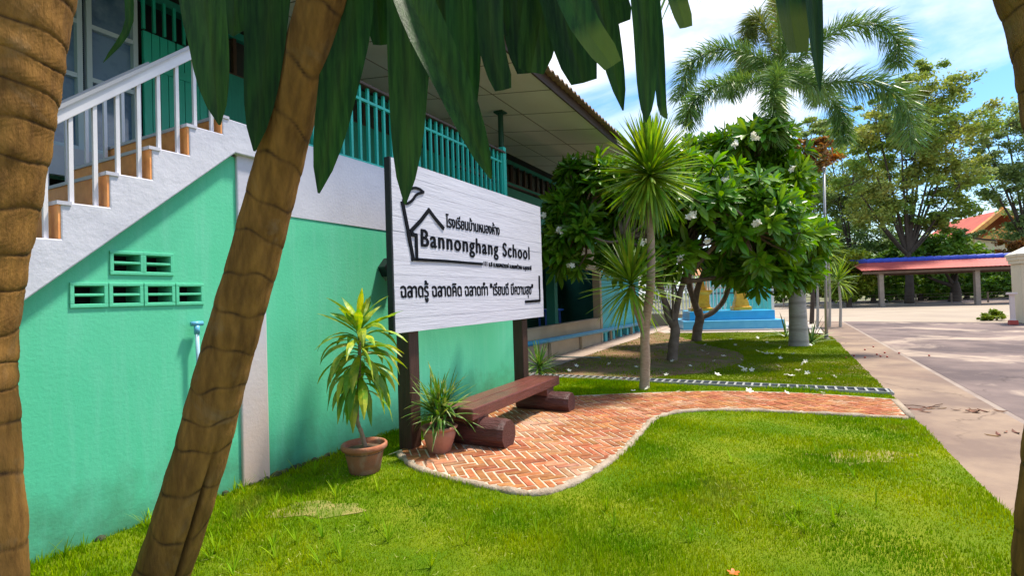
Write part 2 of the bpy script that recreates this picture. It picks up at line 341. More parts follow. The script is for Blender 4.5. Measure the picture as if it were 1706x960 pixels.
def patch(c, rx, ry, k0):
    return [np.array([c[0]+math.cos(t)*rx*(1+.25*math.sin(3*t+k0)+.16*math.sin(7*t+k0*2)), c[1]+math.sin(t)*ry*(1+.25*math.sin(2*t+k0)+.16*math.sin(5*t))]) for t in np.linspace(0, 6.283, 40)[:-1]]
for c, rx, ry, k0 in ((G(1432, 762), .36, .22, 1.0), (G(520, 850), .30, .16, 2.2)):
    struct('bare_ground', sheet(ccw(patch(c, rx, ry, k0)), .004), bpy.data.materials.get('dry_earth') or mat('dry_earth', (.30, .25, .075), (.15, .19, .02), 7, lo=.4, hi=.6, bump=.9, bscale=60, rough=.95))
bare = [(BI(G(1432, 762))[:2], .42), (BI(G(520, 850))[:2], .32), (BI(G(960, 850))[:2], .0)]
def keepf(q):
    s = (q-P0[:2])@Ds[:2]; n = (q-P0[:2])@Dn[:2]; kx = np.ones(len(q), bool)
    for c, r in bare:
        dd = np.hypot(s-c[0], n-c[1]); kx &= rng.random(len(q)) < np.clip(.66+(dd/(r+1e-6))**2*.7, 0, 1) if r > 0 else kx
    return kx
gb = blades(near, 230000, .040, .0042, keep=keepf)
o = obj('grass', gb, M_blade); tag(o, 'short bright green grass covering the front lawn', 'grass', kind='stuff')
o = obj('grass', blades(strip, 26000, .05, .005), M_blade); tag(o, 'narrow strip of green grass between brick path and drain', 'grass', kind='stuff')
def keep2(q):
    s = (q-P0[:2])@Ds[:2]; n = (q-P0[:2])@Dn[:2]
    return rng.random(len(q)) < np.where(inside([p[:2] for p in curve(soil, 40)], q[:, 0], q[:, 1]), .16, .9)
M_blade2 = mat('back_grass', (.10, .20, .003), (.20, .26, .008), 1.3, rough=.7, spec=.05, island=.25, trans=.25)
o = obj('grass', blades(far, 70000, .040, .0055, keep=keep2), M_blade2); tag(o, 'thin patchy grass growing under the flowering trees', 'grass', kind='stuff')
# long tufts at the foot of the wall and round the lawn
mb = MB()
for i in range(105):
    if i >= 70: q = G(rng.uniform(330, 1500), rng.uniform(740, 950)); q = q if BI(q)[1] < 4.7 and not inside(PATH, q[:1], q[1:2])[0] else B(.2, .3, 0)
    elif i < 46: q = B(rng.uniform(-2.4, 4.3), abs(rng.normal(0, .10))+.02, 0)
    else: q = B(rng.uniform(-1.2, .2), rng.uniform(.1, 1.5), 0)
    for j in range(rng.integers(5, 12)):
        th = rng.uniform(0, 6.28); ln = rng.uniform(.06, .17); hd = np.array([math.cos(th), math.sin(th), 0]); lean = rng.uniform(.2, .8)
        pts = [q+hd*(u*ln*lean)+np.array([0, 0, ln*(u-.45*lean*u*u)]) for u in np.linspace(0, 1, 4)]
        mb.strap(pts, [.006, .0065, .005, .001], np.cross(hd, (0, 0, 1)), .2)
o = obj('grass', mb, mat('weeds', (.11, .26, .006), (.24, .36, .012), 3, rough=.7, spec=.04, island=.3, trans=.3)); tag(o, 'longer weed tufts along the foot of the green wall', 'grass', kind='stuff')

mb = MB()
for i in range(64):
    q = B(rng.uniform(.02, 1.5) if i < 50 else rng.uniform(-1.9, 0), .012+abs(rng.normal(0, .012)), 0); rr_ = rng.uniform(.010, .030)
    mb.lathe([(rr_*a_*rng.uniform(.8, 1.2), rr_*z_) for a_, z_ in ((1, -.2), (1.1, .4), (.8, 1.0), (.2, 1.3))], q, 7)
struct('soil_ground', mb, mat('dark_clods', (.03, .035, .015), (.06, .07, .03), 20, bump=.8, bscale=60))

# dry clippings strewn through the front lawn
mb = MB(); pn = np.asarray([p[:2] for p in near]); q = rng.uniform([-4, 1.5], [7, 8], (9000, 2)); q = q[inside(pn, q[:, 0], q[:, 1])][:5200]
dns = np.sin(q[:, 0]*1.7+2*np.sin(q[:, 1]*1.1))*np.sin(q[:, 1]*1.9+q[:, 0]*.7); q = q[dns+rng.normal(0, .35, len(q)) > .05]
th = rng.uniform(0, 6.28, len(q)); ln = rng.uniform(.005, .017, len(q)); hz = np.stack([np.cos(th)*ln, np.sin(th)*ln, rng.normal(0, .006, len(q))], 1); sdv = np.stack([-np.sin(th), np.cos(th), 0*th], 1)*.0014
b0 = np.stack([q[:, 0], q[:, 1], rng.uniform(.022, .038, len(q))], 1)
mb.add(np.stack([b0-hz-sdv, b0-hz+sdv, b0+hz+sdv*.3, b0+hz-sdv*.3], 1).reshape(-1, 3), (np.arange(len(q))*4)[:, None]+np.array([[0, 1, 2, 3]]))
o = obj('grass_clippings', mb, mat('straw', (.34, .31, .10), (.26, .28, .06), 6, island=.3, rough=.8)); tag(o, 'dry straw coloured clippings strewn through the front lawn', 'clippings', kind='stuff')

# ================================================================ SCHOOL BUILDING
M_green = mat('mint_plaster', (.085, .53, .30), (.125, .58, .36), .8, streak=((.20, .60, .43), .35), lo=.3, hi=.7, rough=.75, bump=.30, bscale=42, bdist=.008, spec=.25,
              stain_dapple=((.065, .40, .25), .7, .52, .72, .5), dirt_glow=((.055, .11, .05), .42, -.02, .62))
M_white = mat('white_plaster', (.58, .58, .66), (.50, .50, .58), 1.6, rough=.8, bump=.3, bscale=36, bdist=.008, dirt_glow=((.58, .40, .29), 1.5, .1, .8), spec=.2)  # warm tint low down paints sunlit bounce into the plaster colour
M_stucco = mat('rough_stucco', (.64, .64, .71), (.56, .56, .64), 2.2, rough=.85, bump=.35, bscale=3.5, bdist=.035, spec=.2)
M_teal = mat('teal_paint', (.016, .46, .35), (.022, .40, .31), 3, rough=.4, spec=.5)
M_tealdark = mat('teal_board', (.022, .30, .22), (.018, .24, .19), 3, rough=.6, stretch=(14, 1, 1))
M_dark = mat('interior_shade', (.020, .020, .020), (.03, .028, .025), 3, rough=.8)  # near-black colour stands in for shade behind vents and windows
M_brown = mat('dark_brown_paint', (.055, .032, .022), (.075, .045, .03), 5, rough=.6)
M_tile = mat('orange_tile', (.95, .40, .12), (.80, .29, .08), 16, rough=.4, spec=.5)
M_rail = mat('white_steel', (.74, .72, .74), (.66, .64, .68), 5, rough=.35, spec=.5)
M_soffit = mat('soffit_board', (.84, .79, .72), (.78, .72, .65), 1.2, rough=.8)
M_seam = mat('soffit_seam', (.20, .155, .115), (.26, .20, .15), 4)
M_beige = mat('beige_plaster', (.50, .40, .27), (.42, .33, .22), 1.5, rough=.85, bump=.3, bscale=30)
M_cyan = mat('cyan_wall', (.09, .50, .52), (.075, .43, .46), 1.5, rough=.7, bump=.2, bscale=40)
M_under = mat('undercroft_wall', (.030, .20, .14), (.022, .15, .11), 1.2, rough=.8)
M_glass = mat('window_glass', (.05, .11, .22), (.16, .26, .42), 1.6, lo=.42, hi=.6, rough=.08, spec=.8)  # blue mottling paints sky reflections into the pane colour
M_roof = mat('roof_sheet', (.30, .20, .13), (.22, .15, .10), 3, rough=.7)
M_post = mat('dark_green_post', (.012, .07, .045), rough=.5)

school = thing('school_building', 'long mint green school building on a raised floor with brown sloping eave', 'building', P0, WA)
FL, BD = 2.83, 2.16
slots = [(-1.31+.203*i, 1.425) for i in range(4)]+[(-1.10+.19*i, 1.63) for i in range(2)]
sl_ = lambda q: 2.58+.877*(q+.27)
wall = MB(); T_ = -.16
wall.prism([(-6, 0), (-1.32, 0), (-1.32, sl_(-1.32)), (-3.15, .054), (-6, .03)], 0, T_, B)
wall.prism([(-1.32, 0), (-.28, 0), (-.28, 1.42), (-1.32, 1.42)], 0, T_, B)
wall.prism([(-1.32, 1.575), (-1.12, 1.575), (-1.12, sl_(-1.12)), (-1.32, sl_(-1.32))], 0, T_, B)
wall.prism([(-1.12, 1.575), (-.70, 1.575), (-.70, 1.62), (-1.12, 1.62)], 0, T_, B)
wall.prism([(-1.12, 1.78), (-.70, 1.78), (-.70, sl_(-.70)), (-1.12, sl_(-1.12))], 0, T_, B)
wall.prism([(-.70, 1.575), (-.28, 1.575), (-.28, sl_(-.28)), (-.70, sl_(-.70))], 0, T_, B)
wall.prism([(-.28, 0), (4.55, 0), (4.55, BD), (0, BD), (0, 2.56), (-.25, 2.56), (-.28, sl_(-.28))], 0, T_, B)
def slotted(a, b, z0, z1, zs, xs):                      # a course of wall with open slots
    zz = [z0]+[q for e in zs for q in e]+[z1]; xx = [a]+[q for e in xs for q in e]+[b]
    for k_ in range(0, len(zz)-1, 1):
        if k_ % 2 == 0: wall.prism([(a, zz[k_]), (b, zz[k_]), (b, zz[k_+1]), (a, zz[k_+1])], 0, T_, B)
        else:
            for m_ in range(0, len(xx), 2): wall.prism([(xx[m_], zz[k_]), (xx[m_+1], zz[k_]), (xx[m_+1], zz[k_+1]), (xx[m_], zz[k_+1])], 0, T_, B)
slotted(-1.32, -.28, 1.42, 1.575, [(1.425+d, 1.425+d+.045) for d in (.018, .080)], [(q+.022, q+.172) for q, z in slots[:4]])
slotted(-1.12, -.70, 1.62, 1.78, [(1.63+d, 1.63+d+.045) for d in (.018, .080)], [(q+.022, q+.172) for q, z in slots[4:]])
wo = obj('wall', wall, M_green, school)
for s0, z0 in slots:                                   # hollow vent blocks: a proud rim round two slots
    mb = MB(); q = .008
    for a0, a1, c0, c1 in ((-.002, .196, -.006, .016), (-.002, .196, .127, .148), (-.002, .02, .016, .127), (.174, .196, .016, .127), (.02, .174, .064, .079)):
        mb.box(s0+a0, s0+a1, .001, q+.001, z0+c0, z0+c1, B)
    obj('vent_block', mb, M_green, school, bevel=.003)
obj('vent_backing', MB().box(-1.5, -.3, -.24, -.17, 1.36, 1.84, B), M_dark, school)
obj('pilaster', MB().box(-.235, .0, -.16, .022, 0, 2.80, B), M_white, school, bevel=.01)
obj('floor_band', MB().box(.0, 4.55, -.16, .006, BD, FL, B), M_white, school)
obj('end_wall', MB().box(4.40, 4.55, -1.2, -.16, 0, FL, B), M_green, school)
obj('floor_slab', MB().box(.0, 4.54, -3.0, -.16, 2.68, 2.825, B).box(4.55, 22, -3.4, -1.2, 2.68, 2.825, B), M_conc, school)
obj('floor_beam', MB().box(4.55, 22, -1.2, -1.0, 2.12, FL, B), M_beige, school)
# upper wall at the back of the corridor
BW = -3.0
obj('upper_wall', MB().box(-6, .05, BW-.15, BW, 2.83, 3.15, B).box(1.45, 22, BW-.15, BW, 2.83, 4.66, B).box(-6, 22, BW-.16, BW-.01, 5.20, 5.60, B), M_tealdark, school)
obj('room_backing', MB().box(-6, 22, BW-.75, BW-.6, 2.83, 5.5, B), M_dark, school)
for i in range(16):                                    # dark windows over the teal boards
    s0 = 1.5+i*1.28; mb = MB().box(s0, s0+1.2, BW-.10, BW-.07, 4.68, 5.19, B)
    wobj = obj('window', mb, mat('dim_glass', (.03, .035, .035), rough=.15, spec=.7) if i == 0 else bpy.data.materials['dim_glass'], school)
    fr = MB()
    for q in (0, .4, .8, 1.2): fr.box(s0+q-.025, s0+q+.025, BW-.12, BW-.02, 4.66, 5.2, B)
    fr.box(s0, s0+1.2, BW-.12, BW-.015, 4.64, 4.69, B)
    obj('window_frame', fr, M_brown, wobj)
for s0, s1 in ((-1.3, -.62), (-.58, .06), (.10, .62)):     # pale framed windows at the stair head
    wobj = obj('window', MB().box(s0, s1, BW-.08, BW-.05, 3.15, 5.2, B), M_glass, school)
    fr = MB()
    for q in (s0, s1-.05): fr.box(q, q+.05, BW-.10, BW+.02, 3.15, 5.2, B)
    for z in (3.15, 3.95, 4.55, 5.15): fr.box(s0+.05, s1-.05, BW-.10, BW+.015, z, z+.05, B)
    obj('window_frame', fr, mat('pale_frame', (.45, .56, .66), rough=.5) if 'pale_frame' not in bpy.data.materials else bpy.data.materials['pale_frame'], wobj)
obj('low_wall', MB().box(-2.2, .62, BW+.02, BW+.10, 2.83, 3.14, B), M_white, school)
for i, s0 in enumerate((.66, 1.05)):                   # board doors at the stair head
    mb = MB()
    for q in range(4): mb.box(s0+q*.095, s0+q*.095+.086, BW+.02, BW+.06, 2.84, 4.75, B)
    mb.box(s0, s0+.376, BW+.06, BW+.075, 3.0, 3.1, B).box(s0, s0+.376, BW+.06, BW+.075, 4.3, 4.4, B)
    obj('door', mb, M_teal, school)
mb = MB()
for i in range(7): mb.box(.66+i*.12, .66+i*.12+.03, BW+.02, BW+.05, 4.78, 5.2, B)
obj('transom_bars', mb, M_teal, school)
# soffit, eave and roof
def SZ(n): return 4.86 + (0.45-n)/3.45*.48
mb = MB(); mb.add([B(-6, .45, SZ(.45)), B(22, .45, SZ(.45)), B(22, BW-.1, SZ(BW-.1)), B(-6, BW-.1, SZ(BW-.1))]+[B(-6, .45, SZ(.45)+.02), B(22, .45, SZ(.45)+.02), B(22, BW-.1, SZ(BW-.1)+.02), B(-6, BW-.1, SZ(BW-.1)+.02)],
    [(0, 1, 2, 3), (7, 6, 5, 4), (0, 4, 5, 1), (1, 5, 6, 2), (2, 6, 7, 3), (3, 7, 4, 0)])
obj('soffit', mb, M_soffit, school)
mb = MB()
for n in (-.70, -1.85): mb.bar(B(-6, n, SZ(n)-.002), B(22, n, SZ(n)-.002), .016, .008)
for i in range(24):
    s = -5.6+i*1.2
    for n0, n1 in ((.44, -.69), (-.71, -1.84), (-1.86, -3)): mb.bar(B(s, n0, SZ(n0)-.001), B(s, n1, SZ(n1)-.001), .016, .008)
obj('soffit_seams', mb, M_seam, school)
obj('fascia', MB().box(-6, 22, .45, .48, 4.82, 5.0, B), M_brown, school)
mb = MB(); ns = 560; sv = np.linspace(-6, 22, ns); rows = []
for n, z in ((.62, 4.99), (-1.5, 5.50), (-4.5, 6.25)):
    rows.append(np.array([B(s, n, z+.028*math.sin(s*2*math.pi/.20)) for s in sv]))
top = np.concatenate(rows); idx = np.arange(3*ns).reshape(3, ns)
fq = np.stack([idx[:-1, :-1], idx[:-1, 1:], idx[1:, 1:], idx[1:, :-1]], -1).reshape(-1, 4)
mb.add(top, fq); mb.add(top-np.array([0, 0, .018]), fq[:, ::-1])
e0 = np.stack([np.arange(ns-1), np.arange(1, ns), np.arange(1, ns)+3*ns, np.arange(ns-1)+3*ns], -1); mb.f.extend(e0.tolist())
obj('roof', mb, M_roof, school)
obj('roof_filler', MB().prism([(-6, 5.3), (22, 5.3), (22, 5.42), (-6, 5.42)], -1.2, -3, B), M_dark, school)
mb = MB(); mb.box(-6.02, -5.98, -7, .5, 0, 6, B); obj('gable_wall', mb, M_green, school)
for s in (6.15, 10.4, 14.6, 18.8):
    obj('column', MB().tube([B(s, -1.06, FL), B(s, -1.06, SZ(-1.06))], .055, 12).box(s-.1, s+.1, -1.16, -.96, SZ(-1.06)-.04, SZ(-1.06)-.008, B), M_post, school)
# landing railing
mb = MB(); i = 0; s = .35
while s < 4.26: mb.box(s-.014, s+.014, -.075, -.045, FL+.03, FL+.82, B); s += .122
obj('railing', mb, M_teal, school)
obj('railing', MB().box(.3, 4.3, -.08, -.04, FL, FL+.035, B).box(.3, 4.3, -.078, -.042, FL+.66, FL+.69, B), M_teal, school)
obj('handrail', MB().box(.25, 4.33, -.11, -.01, FL+.82, FL+.85, B), M_brown, school, bevel=.005)
obj('railing_post', MB().box(4.27, 4.36, -.11, -.02, FL, FL+.92, B), M_teal, school, bevel=.006)
mb = MB().box(.0, .07, -.10, -.03, FL, 5.0, B).box(.24, .29, -.10, -.03, FL, 5.0, B)
for i in range(11): mb.box(.07, .24, -.08, -.05, FL+.08+i*.2, FL+.11+i*.2, B)
obj('gate', mb, M_teal, school)
obj('handrail', MB().box(4.6, 20, -1.15, -1.06, FL+.82, FL+.85, B), M_brown, school)
# undercroft
obj('low_wall', MB().box(4.62, 11.9, -1.14, -1.0, 0, .70, B).box(4.62, 11.9, -1.17, -.98, .70, .73, B), M_beige, school)
mb = MB().box(11.95, 16.4, -1.14, -1.0, .26, 2.12, B)
for i in range(6): mb.box(12.2+i*.8, 12.42+i*.8, -1.14, -1.0, 0, .26, B)
obj('cyan_wall', mb, M_cyan, school)
obj('corner_post', MB().box(11.78, 11.94, -1.2, -.98, 0, 2.12, B), M_beige, school)
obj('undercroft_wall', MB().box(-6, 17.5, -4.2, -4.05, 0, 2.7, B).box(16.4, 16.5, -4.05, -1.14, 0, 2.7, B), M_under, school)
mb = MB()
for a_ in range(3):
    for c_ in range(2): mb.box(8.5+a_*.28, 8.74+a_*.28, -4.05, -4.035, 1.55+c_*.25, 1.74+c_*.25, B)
obj('vent_shade_panel', mb, M_dark, school)  # near-black panels on the wall paint the shade of vent holes
for s in (6.15, 9.0): obj('undercroft_column', MB().box(s-.1, s+.1, -1.42, -1.2, 0, 2.12, B), M_under, school)

# ================================================================ STAIRCASE
SN = .06
stair = thing('outdoor_staircase', 'white plastered stairs with orange risers climbing the green wall', 'staircase', B(-.4, 0, 0), WA)
rs = [-.37-.25*i for i in range(10)]; lv = [2.84, 2.70] + [2.70-.22*i for i in range(1, 9)]
prof = [(-.02, FL-.005), (rs[0], lv[0]-.01)]
for i in range(9): prof += [(rs[i], lv[i+1]), (rs[i+1], lv[i+1])]
botl = lambda s: 2.58+.877*(s+.27)
prof += [(rs[9], botl(rs[9])), (-.27, 2.58), (-.02, 2.58)]
obj('stringer', MB().prism(prof[::-1], .002, SN, B), M_stucco, stair, bevel=.008)
st = MB(); ti = MB(); nosing = MB()
for i in range(9):
    st.box(rs[i+1], rs[i], -1.05, .0, lv[i+1]-.20, lv[i+1]-.012, B)
    ti.box(rs[i]-.012, rs[i]+.004, -1.05, SN-.006, lv[i+1]+.002, lv[i]-.018, B)
    nosing.box(rs[i]-.022, rs[i]+.05, -1.05, SN+.008, lv[i]-.018, lv[i]+.004, B)
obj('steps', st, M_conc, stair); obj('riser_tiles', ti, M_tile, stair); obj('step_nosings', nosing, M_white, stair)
hl = lambda s: 2.84+.877*(s+.37)
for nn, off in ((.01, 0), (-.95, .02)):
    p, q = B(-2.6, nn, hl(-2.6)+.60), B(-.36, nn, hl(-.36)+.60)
    obj('rail_shade', MB().bar(p+[0, 0, .028], q+[0, 0, .028], .075, .02), mat('rail_shade_grey', (.40, .40, .42), rough=.5) if 'rail_shade_grey' not in bpy.data.materials else bpy.data.materials['rail_shade_grey'], stair)  # grey bar paints the shaded side of one broad white rail
    obj('handrail', MB().bar(p-[0, 0, .02], q-[0, 0, .02], .045, .072) if nn > -.5 else MB().bar(p, q, .05, .05), M_rail, stair, bevel=.004)
    mb = MB()
    for i in range(9):
        for u in (.07, .195):
            s = rs[i+1]+u
            if s < -2.3: continue
            mb.box(s-.011, s+.011, nn-.011, nn+.011, lv[i+1]-.01, hl(s)+.585, B)
    obj('balusters', mb, M_rail, stair)

# ================================================================ WALL FITTINGS
M_pvc = mat('blue_pvc', (.13, .42, .60), (.10, .36, .54), 8, rough=.35)
s = -.58; pipe = thing('water_pipe', 'thin pale blue water pipe with capped tee against the green wall', 'pipe', B(s, .045, 0), WA)
obj('pipe', MB().tube([B(s, .045, -.02), B(s+.004, .045, .5), B(s-.004, .05, 1.0), B(s-.006, .045, 1.24)], .013, 10), mat('pale_pvc', (.42, .60, .72), rough=.4), pipe, smooth=True)
obj('tee_cap', MB().tube([B(s-.045, .045, 1.285), B(s+.035, .045, 1.285)], .017, 12).tube([B(s-.006, .045, 1.21), B(s-.006, .045, 1.27)], .019, 12), M_pvc, pipe, smooth=True)
lp = thing('wall_lamp', 'small dark wedge shaped lamp on the wall beside the signboard', 'lamp', B(1.46, 0, 1.75), WA)
obj('lamp_body', MB().prism([(1.34, 1.76), (1.44, 1.86), (1.56, 1.86), (1.56, 1.70), (1.40, 1.66)], .003, .10, B), mat('black_plastic', (.012, .014, .016), rough=.3), lp, bevel=.006)
obj('lens', MB().prism([(1.41, 1.66), (1.56, 1.695), (1.55, 1.63), (1.45, 1.62)], .01, .09, B), mat('smoked_lens', (.16, .20, .18), rough=.15), lp)
bp_ = thing('drain_pipe', 'fat blue pipe running low along the beige wall', 'pipe', B(4.6, -.9, 0), WA)
obj('pipe', MB().tube([B(4.66, -.92, .47), B(8, -.92, .42), B(12, -.92, .36), B(16.3, -.92, .30)], .055, 14), mat('pipe_blue', (.045, .27, .44), (.06, .33, .52), 5, rough=.4), bp_, smooth=True)
for s in (6, 8, 10, 12.6, 15): obj('pipe_bracket', MB().box(s-.03, s+.03, -.985, -.92, .0, .36-.01*(s-6), B), M_beige, bp_)
h1 = thing('garden_hose', 'thin grey hose lying along the shaded walkway', 'hose', B(6, .2, 0), 0)
obj('tube', MB().tube(curve([G(905, 590, .03), G(960, 580, .03), G(1010, 566, .03), G(1062, 552, .03)], 24), .013, 8).tube(curve([G(905, 592, .03), G(940, 595, .03), G(1000, 596, .03)], 12), .014, 8), mat('grey_hose', (.20, .26, .24), rough=.5), h1, smooth=True)

# ================================================================ SIGNBOARD
SO = .66; S0, S1, ZB, ZT = .74, 3.93, 1.115, 2.675
sign = thing('school_signboard', 'white wooden school signboard with black Thai and English lettering on two dark posts', 'sign', B(2.3, SO, 0), WA)
M_sign = mat('white_board', (.60, .60, .68), (.52, .52, .60), 2.5, rough=.6, stretch=(.5, 1, 9), bump=.28, bscale=9, bdist=.02, spec=.25, stain_dapple=((.36, .34, .36), 2.0, .70, .78, .5))
M_blk = mat('black_lettering', (.006, .007, .010), rough=.6, spec=.08)
M_wood = mat('dark_stained_wood', (.045, .020, .014), (.075, .032, .022), 5, rough=.5, stretch=(8, 8, .6), bump=.4, bscale=10)
mb = MB()
nplank = 12; ph = (ZT-ZB)/nplank
for i in range(nplank): mb.box(S0+.004, S1-.004, SO+.036, SO+.066+rng.normal(0, .0008), ZB+i*ph+.0004, ZB+(i+1)*ph-.0004, B)
obj('board', mb, M_sign, sign, bevel=.0012)
obj('board_edge', MB().box(S0-.012, S0+.003, SO+.0, SO+.062, ZB-.004, ZT+.004, B).box(S1-.003, S1+.003, SO+.0, SO+.06, ZB, ZT, B).box(S0+.003, S1-.003, SO+.004, SO+.0355, ZB, ZT, B), mat('board_backing', (.012, .014, .018), rough=.6), sign)
for s in (1.08, 3.45): obj('post', MB().box(s-.075, s+.075, SO-.15, SO, -.1, ZT-.15, B), M_wood, sign, bevel=.008)
NF = SO+.0665
def pxz(px, py, nn=NF):                                # where a pixel lands on the board's front, as (s, z)
    d = ray(px, py); t = ((P0-CAM)@Dn+nn)/(d@Dn); q = BI(CAM+d*t); return q[0], q[2]
def words_(body, pL, pR, size, bold, spacing):
    ws = body.split(' '); c = bpy.data.curves.new('m', 'FONT'); t = bpy.data.objects.new('m', c); COL.objects.link(t); c.size = 1; c.space_character = spacing
    def width(x): c.body = x; bpy.context.view_layer.update(); return t.dimensions[0]
    tot = width(body); pos = [(width(' '.join(ws[:i+1]))-width(w_), width(' '.join(ws[:i+1]))) for i, w_ in enumerate(ws)]; bpy.data.objects.remove(t)
    (a, za), (b, zb) = pxz(*pL), pxz(*pR)
    for w_, (u0, u1) in zip(ws, pos):
        f0, f1 = u0/tot, u1/tot; text('lettering', w_, (a+(b-a)*f0, za+(zb-za)*f0), (a+(b-a)*f1, za+(zb-za)*f1), bold=bold, size=size, spacing=spacing)
def text(name, body, pL, pR, hpx=None, bold=.0, squash=None, thick=.008, label=None, size=None, spacing=1.0):
    c = bpy.data.curves.new(name, 'FONT'); c.body = body; c.size = 1; c.extrude = .0; c.offset = 0; c.space_character = spacing
    t = bpy.data.objects.new(name, c); COL.objects.link(t); bpy.context.view_layer.update()
    c.extrude = .5; bpy.context.view_layer.update()
    me = bpy.data.meshes.new_from_object(t.evaluated_get(bpy.context.evaluated_depsgraph_get())); bpy.data.objects.remove(t)
    v = np.zeros(len(me.vertices)*3); me.vertices.foreach_get('co', v); v = v.reshape(-1, 3)
    (a, za), (b_, zb) = pL, pR; x0, x1 = v[:, 0].min(), v[:, 0].max(); k = (b_-a)/(x1-x0); hk = size if size else k
    fs = [list(p.vertices) for p in me.polygons]; bpy.data.meshes.remove(me)
    mb = MB(); u = (v[:, 0]-x0)*k; z = v[:, 1]*hk
    offs = [(0, 0)] if not bold else [(0, 0), (bold, 0), (-bold, 0), (0, bold*.7), (0, -bold*.7)]
    for i, (ox, oz) in enumerate(offs):
        th = thick - .0006*i
        W_ = np.array([B(a+uu+ox, NF-.002+(.5+y)*th, za+(zb-za)*uu/(b_-a)+zz+oz) for uu, y, zz in zip(u, v[:, 2], z)]); mb.add(W_, fs)
    return obj(name, mb, M_blk, sign, label)
words_('Bannonghang School', (702, 410), (882, 432), .235, .006, 1.18)
words_('โรงเรียนบ้านหนองห้าง', (743, 378), (832, 392), .165, .004, 1.0)
words_('ฉลาดรู้ ฉลาดคิด ฉลาดทำ "เรียนดี มีความสุข"', (668, 496), (888, 490), .185, .005, 1.0)
words_('111 ม.8 ต.หนองสวรรค์ อ.หนองวัวซอ จ.อุดรธานี', (806, 443), (885, 450), .075, .0025, 1.0)
def stroke(pxs, wd, n=None, closed=False):
    pts = [pxz(*p) for p in pxs]
    if n: c = curve([(a, 0, b) for a, b in pts], n); pts = [(p[0], p[2]) for p in c]
    mb = MB(); th = .009
    for i in range(len(pts)-1):
        (a, za), (b, zb) = pts[i], pts[i+1]; d = unit(np.array([b-a, zb-za, 0]))[:2]; nrm = np.array([-d[1], d[0]])*wd/2
        e = d*wd*.35
        q = [(a-e[0]+nrm[0], za-e[1]+nrm[1]), (a-e[0]-nrm[0], za-e[1]-nrm[1]), (b+e[0]-nrm[0], zb+e[1]-nrm[1]), (b+e[0]+nrm[0], zb+e[1]+nrm[1])]
        mb.prism(q, NF-.002, NF+th-.0004*(i % 4), B)
    return mb
lg = MB()
for m_ in (stroke([(670, 338), (679, 383), (688, 432)], .042), stroke([(686, 432), (740, 435), (803, 440)], .028), stroke([(694, 432), (693, 392), (687, 391)], .036),
           stroke([(687, 391), (685, 384), (700, 368), (714, 350), (726, 366), (738, 380)], .038),
           stroke([(671, 337), (678, 339), (686, 334), (694, 324), (705, 320)], .024, 18), stroke([(681, 316), (690, 313), (698, 315), (705, 320)], .024, 12), stroke([(681, 316), (674, 322), (671, 337)], .022, 10)):
    for v_, a_ in zip(m_.v, m_.a): pass
    lg.add(np.concatenate(m_.v), m_.f)
obj('emblem', lg, M_blk, sign)
mk = stroke([(898, 461), (899, 501), (875, 503)], .035); obj('corner_mark', mk, M_blk, sign)

# ================================================================ BENCH
M_red = mat('red_brown_wood', (.115, .030, .022), (.165, .048, .034), 4, rough=.32, stretch=(1, 8, 8), bump=.7, bscale=9, bdist=.012, spec=.5, stain_dapple=((.075, .028, .022), 3.5, .5, .68, .8))
M_bark = mat('stained_log', (.10, .028, .022), (.055, .016, .013), 6, rough=.4, stretch=(9, 1.2, 9), bump=.9, bscale=6, bdist=.02, spec=.5)
bench = thing('log_bench', 'low dark red bench of a thick plank laid on two logs', 'bench', B(2.2, 1.05, 0), WA)
sb = MB(); ss = np.linspace(1.18, 3.27, 14)
for n0, n1 in ((.84, 1.022), (1.028, 1.21)):
    sb.box(1.18+(n0-.84)*.1, 3.27, n0, n1, .285, .395, B)
obj('seat', sb, M_red, bench, bevel=.012)
for s, l0 in ((1.42, .72), (3.02, .76)):
    rr = .140 if s < 2 else .125
    pts = [B(s, l0+(1.46-l0)*t, rr-.005) for t in np.linspace(0, 1, 14)]
    lo_ = obj('log_leg', MB().tube(pts, [rr*.93]+[rr]*12+[rr*.93], 26, rf=lambda t, th: 1+.018*np.sin(th*9+3*t)+.012*np.sin(th*17+7*t)), M_bark, bench)
    obj('saddle_block', MB().box(s-.10, s+.10, .90, 1.19, 2*rr-.05, .286, B), M_red, bench, bevel=.006)

# ================================================================ POTTED PLANTS
M_terra = mat('terracotta', (.40, .135, .065), (.31, .10, .05), 9, rough=.85, bump=.3, bscale=40, stain_dapple=((.40, .26, .18), 6, .50, .66, .75), dirt_glow=((.13, .09, .05), .22, -.1, .7))
M_potsoil = mat('pot_soil', (.10, .055, .03), (.17, .10, .06), 30, bump=1, bscale=60)
M_leafy = mat('yellow_green_leaf', (.11, .26, .014), (.36, .40, .03), 9, lo=.45, hi=.58, rough=.45, island=.3, trans=.3, stretch=(1, 1, .4), spec=.4)
M_spike = mat('striped_leaf', (.075, .19, .018), (.26, .30, .06), 12, lo=.5, hi=.62, rough=.45, island=.28, trans=.25)
M_stem = mat('pale_stem', (.30, .21, .13), (.22, .15, .09), 20, bump=.5, bscale=40)
pc = G(608, 786); ph_ = .225
pl = thing('potted_plant', 'tall potted plant with broad drooping yellow green leaves in a wide terracotta pot', 'potted plant', pc, 0, 'potted plants by the signboard')
prof = [(.118, 0), (.125, .01), (.142, .10), (.158, .175), (.162, .19), (.182, .192), (.187, .205), (.187, .228), (.180, .236), (.166, .236), (.160, .20), (.155, .185)]
obj('pot', MB().lathe(prof, pc, 32), M_terra, pl, smooth=True)
obj('soil', MB().lathe([(.158, .165), (.158, .188), (.02, .205)], pc, 24), M_potsoil, pl)
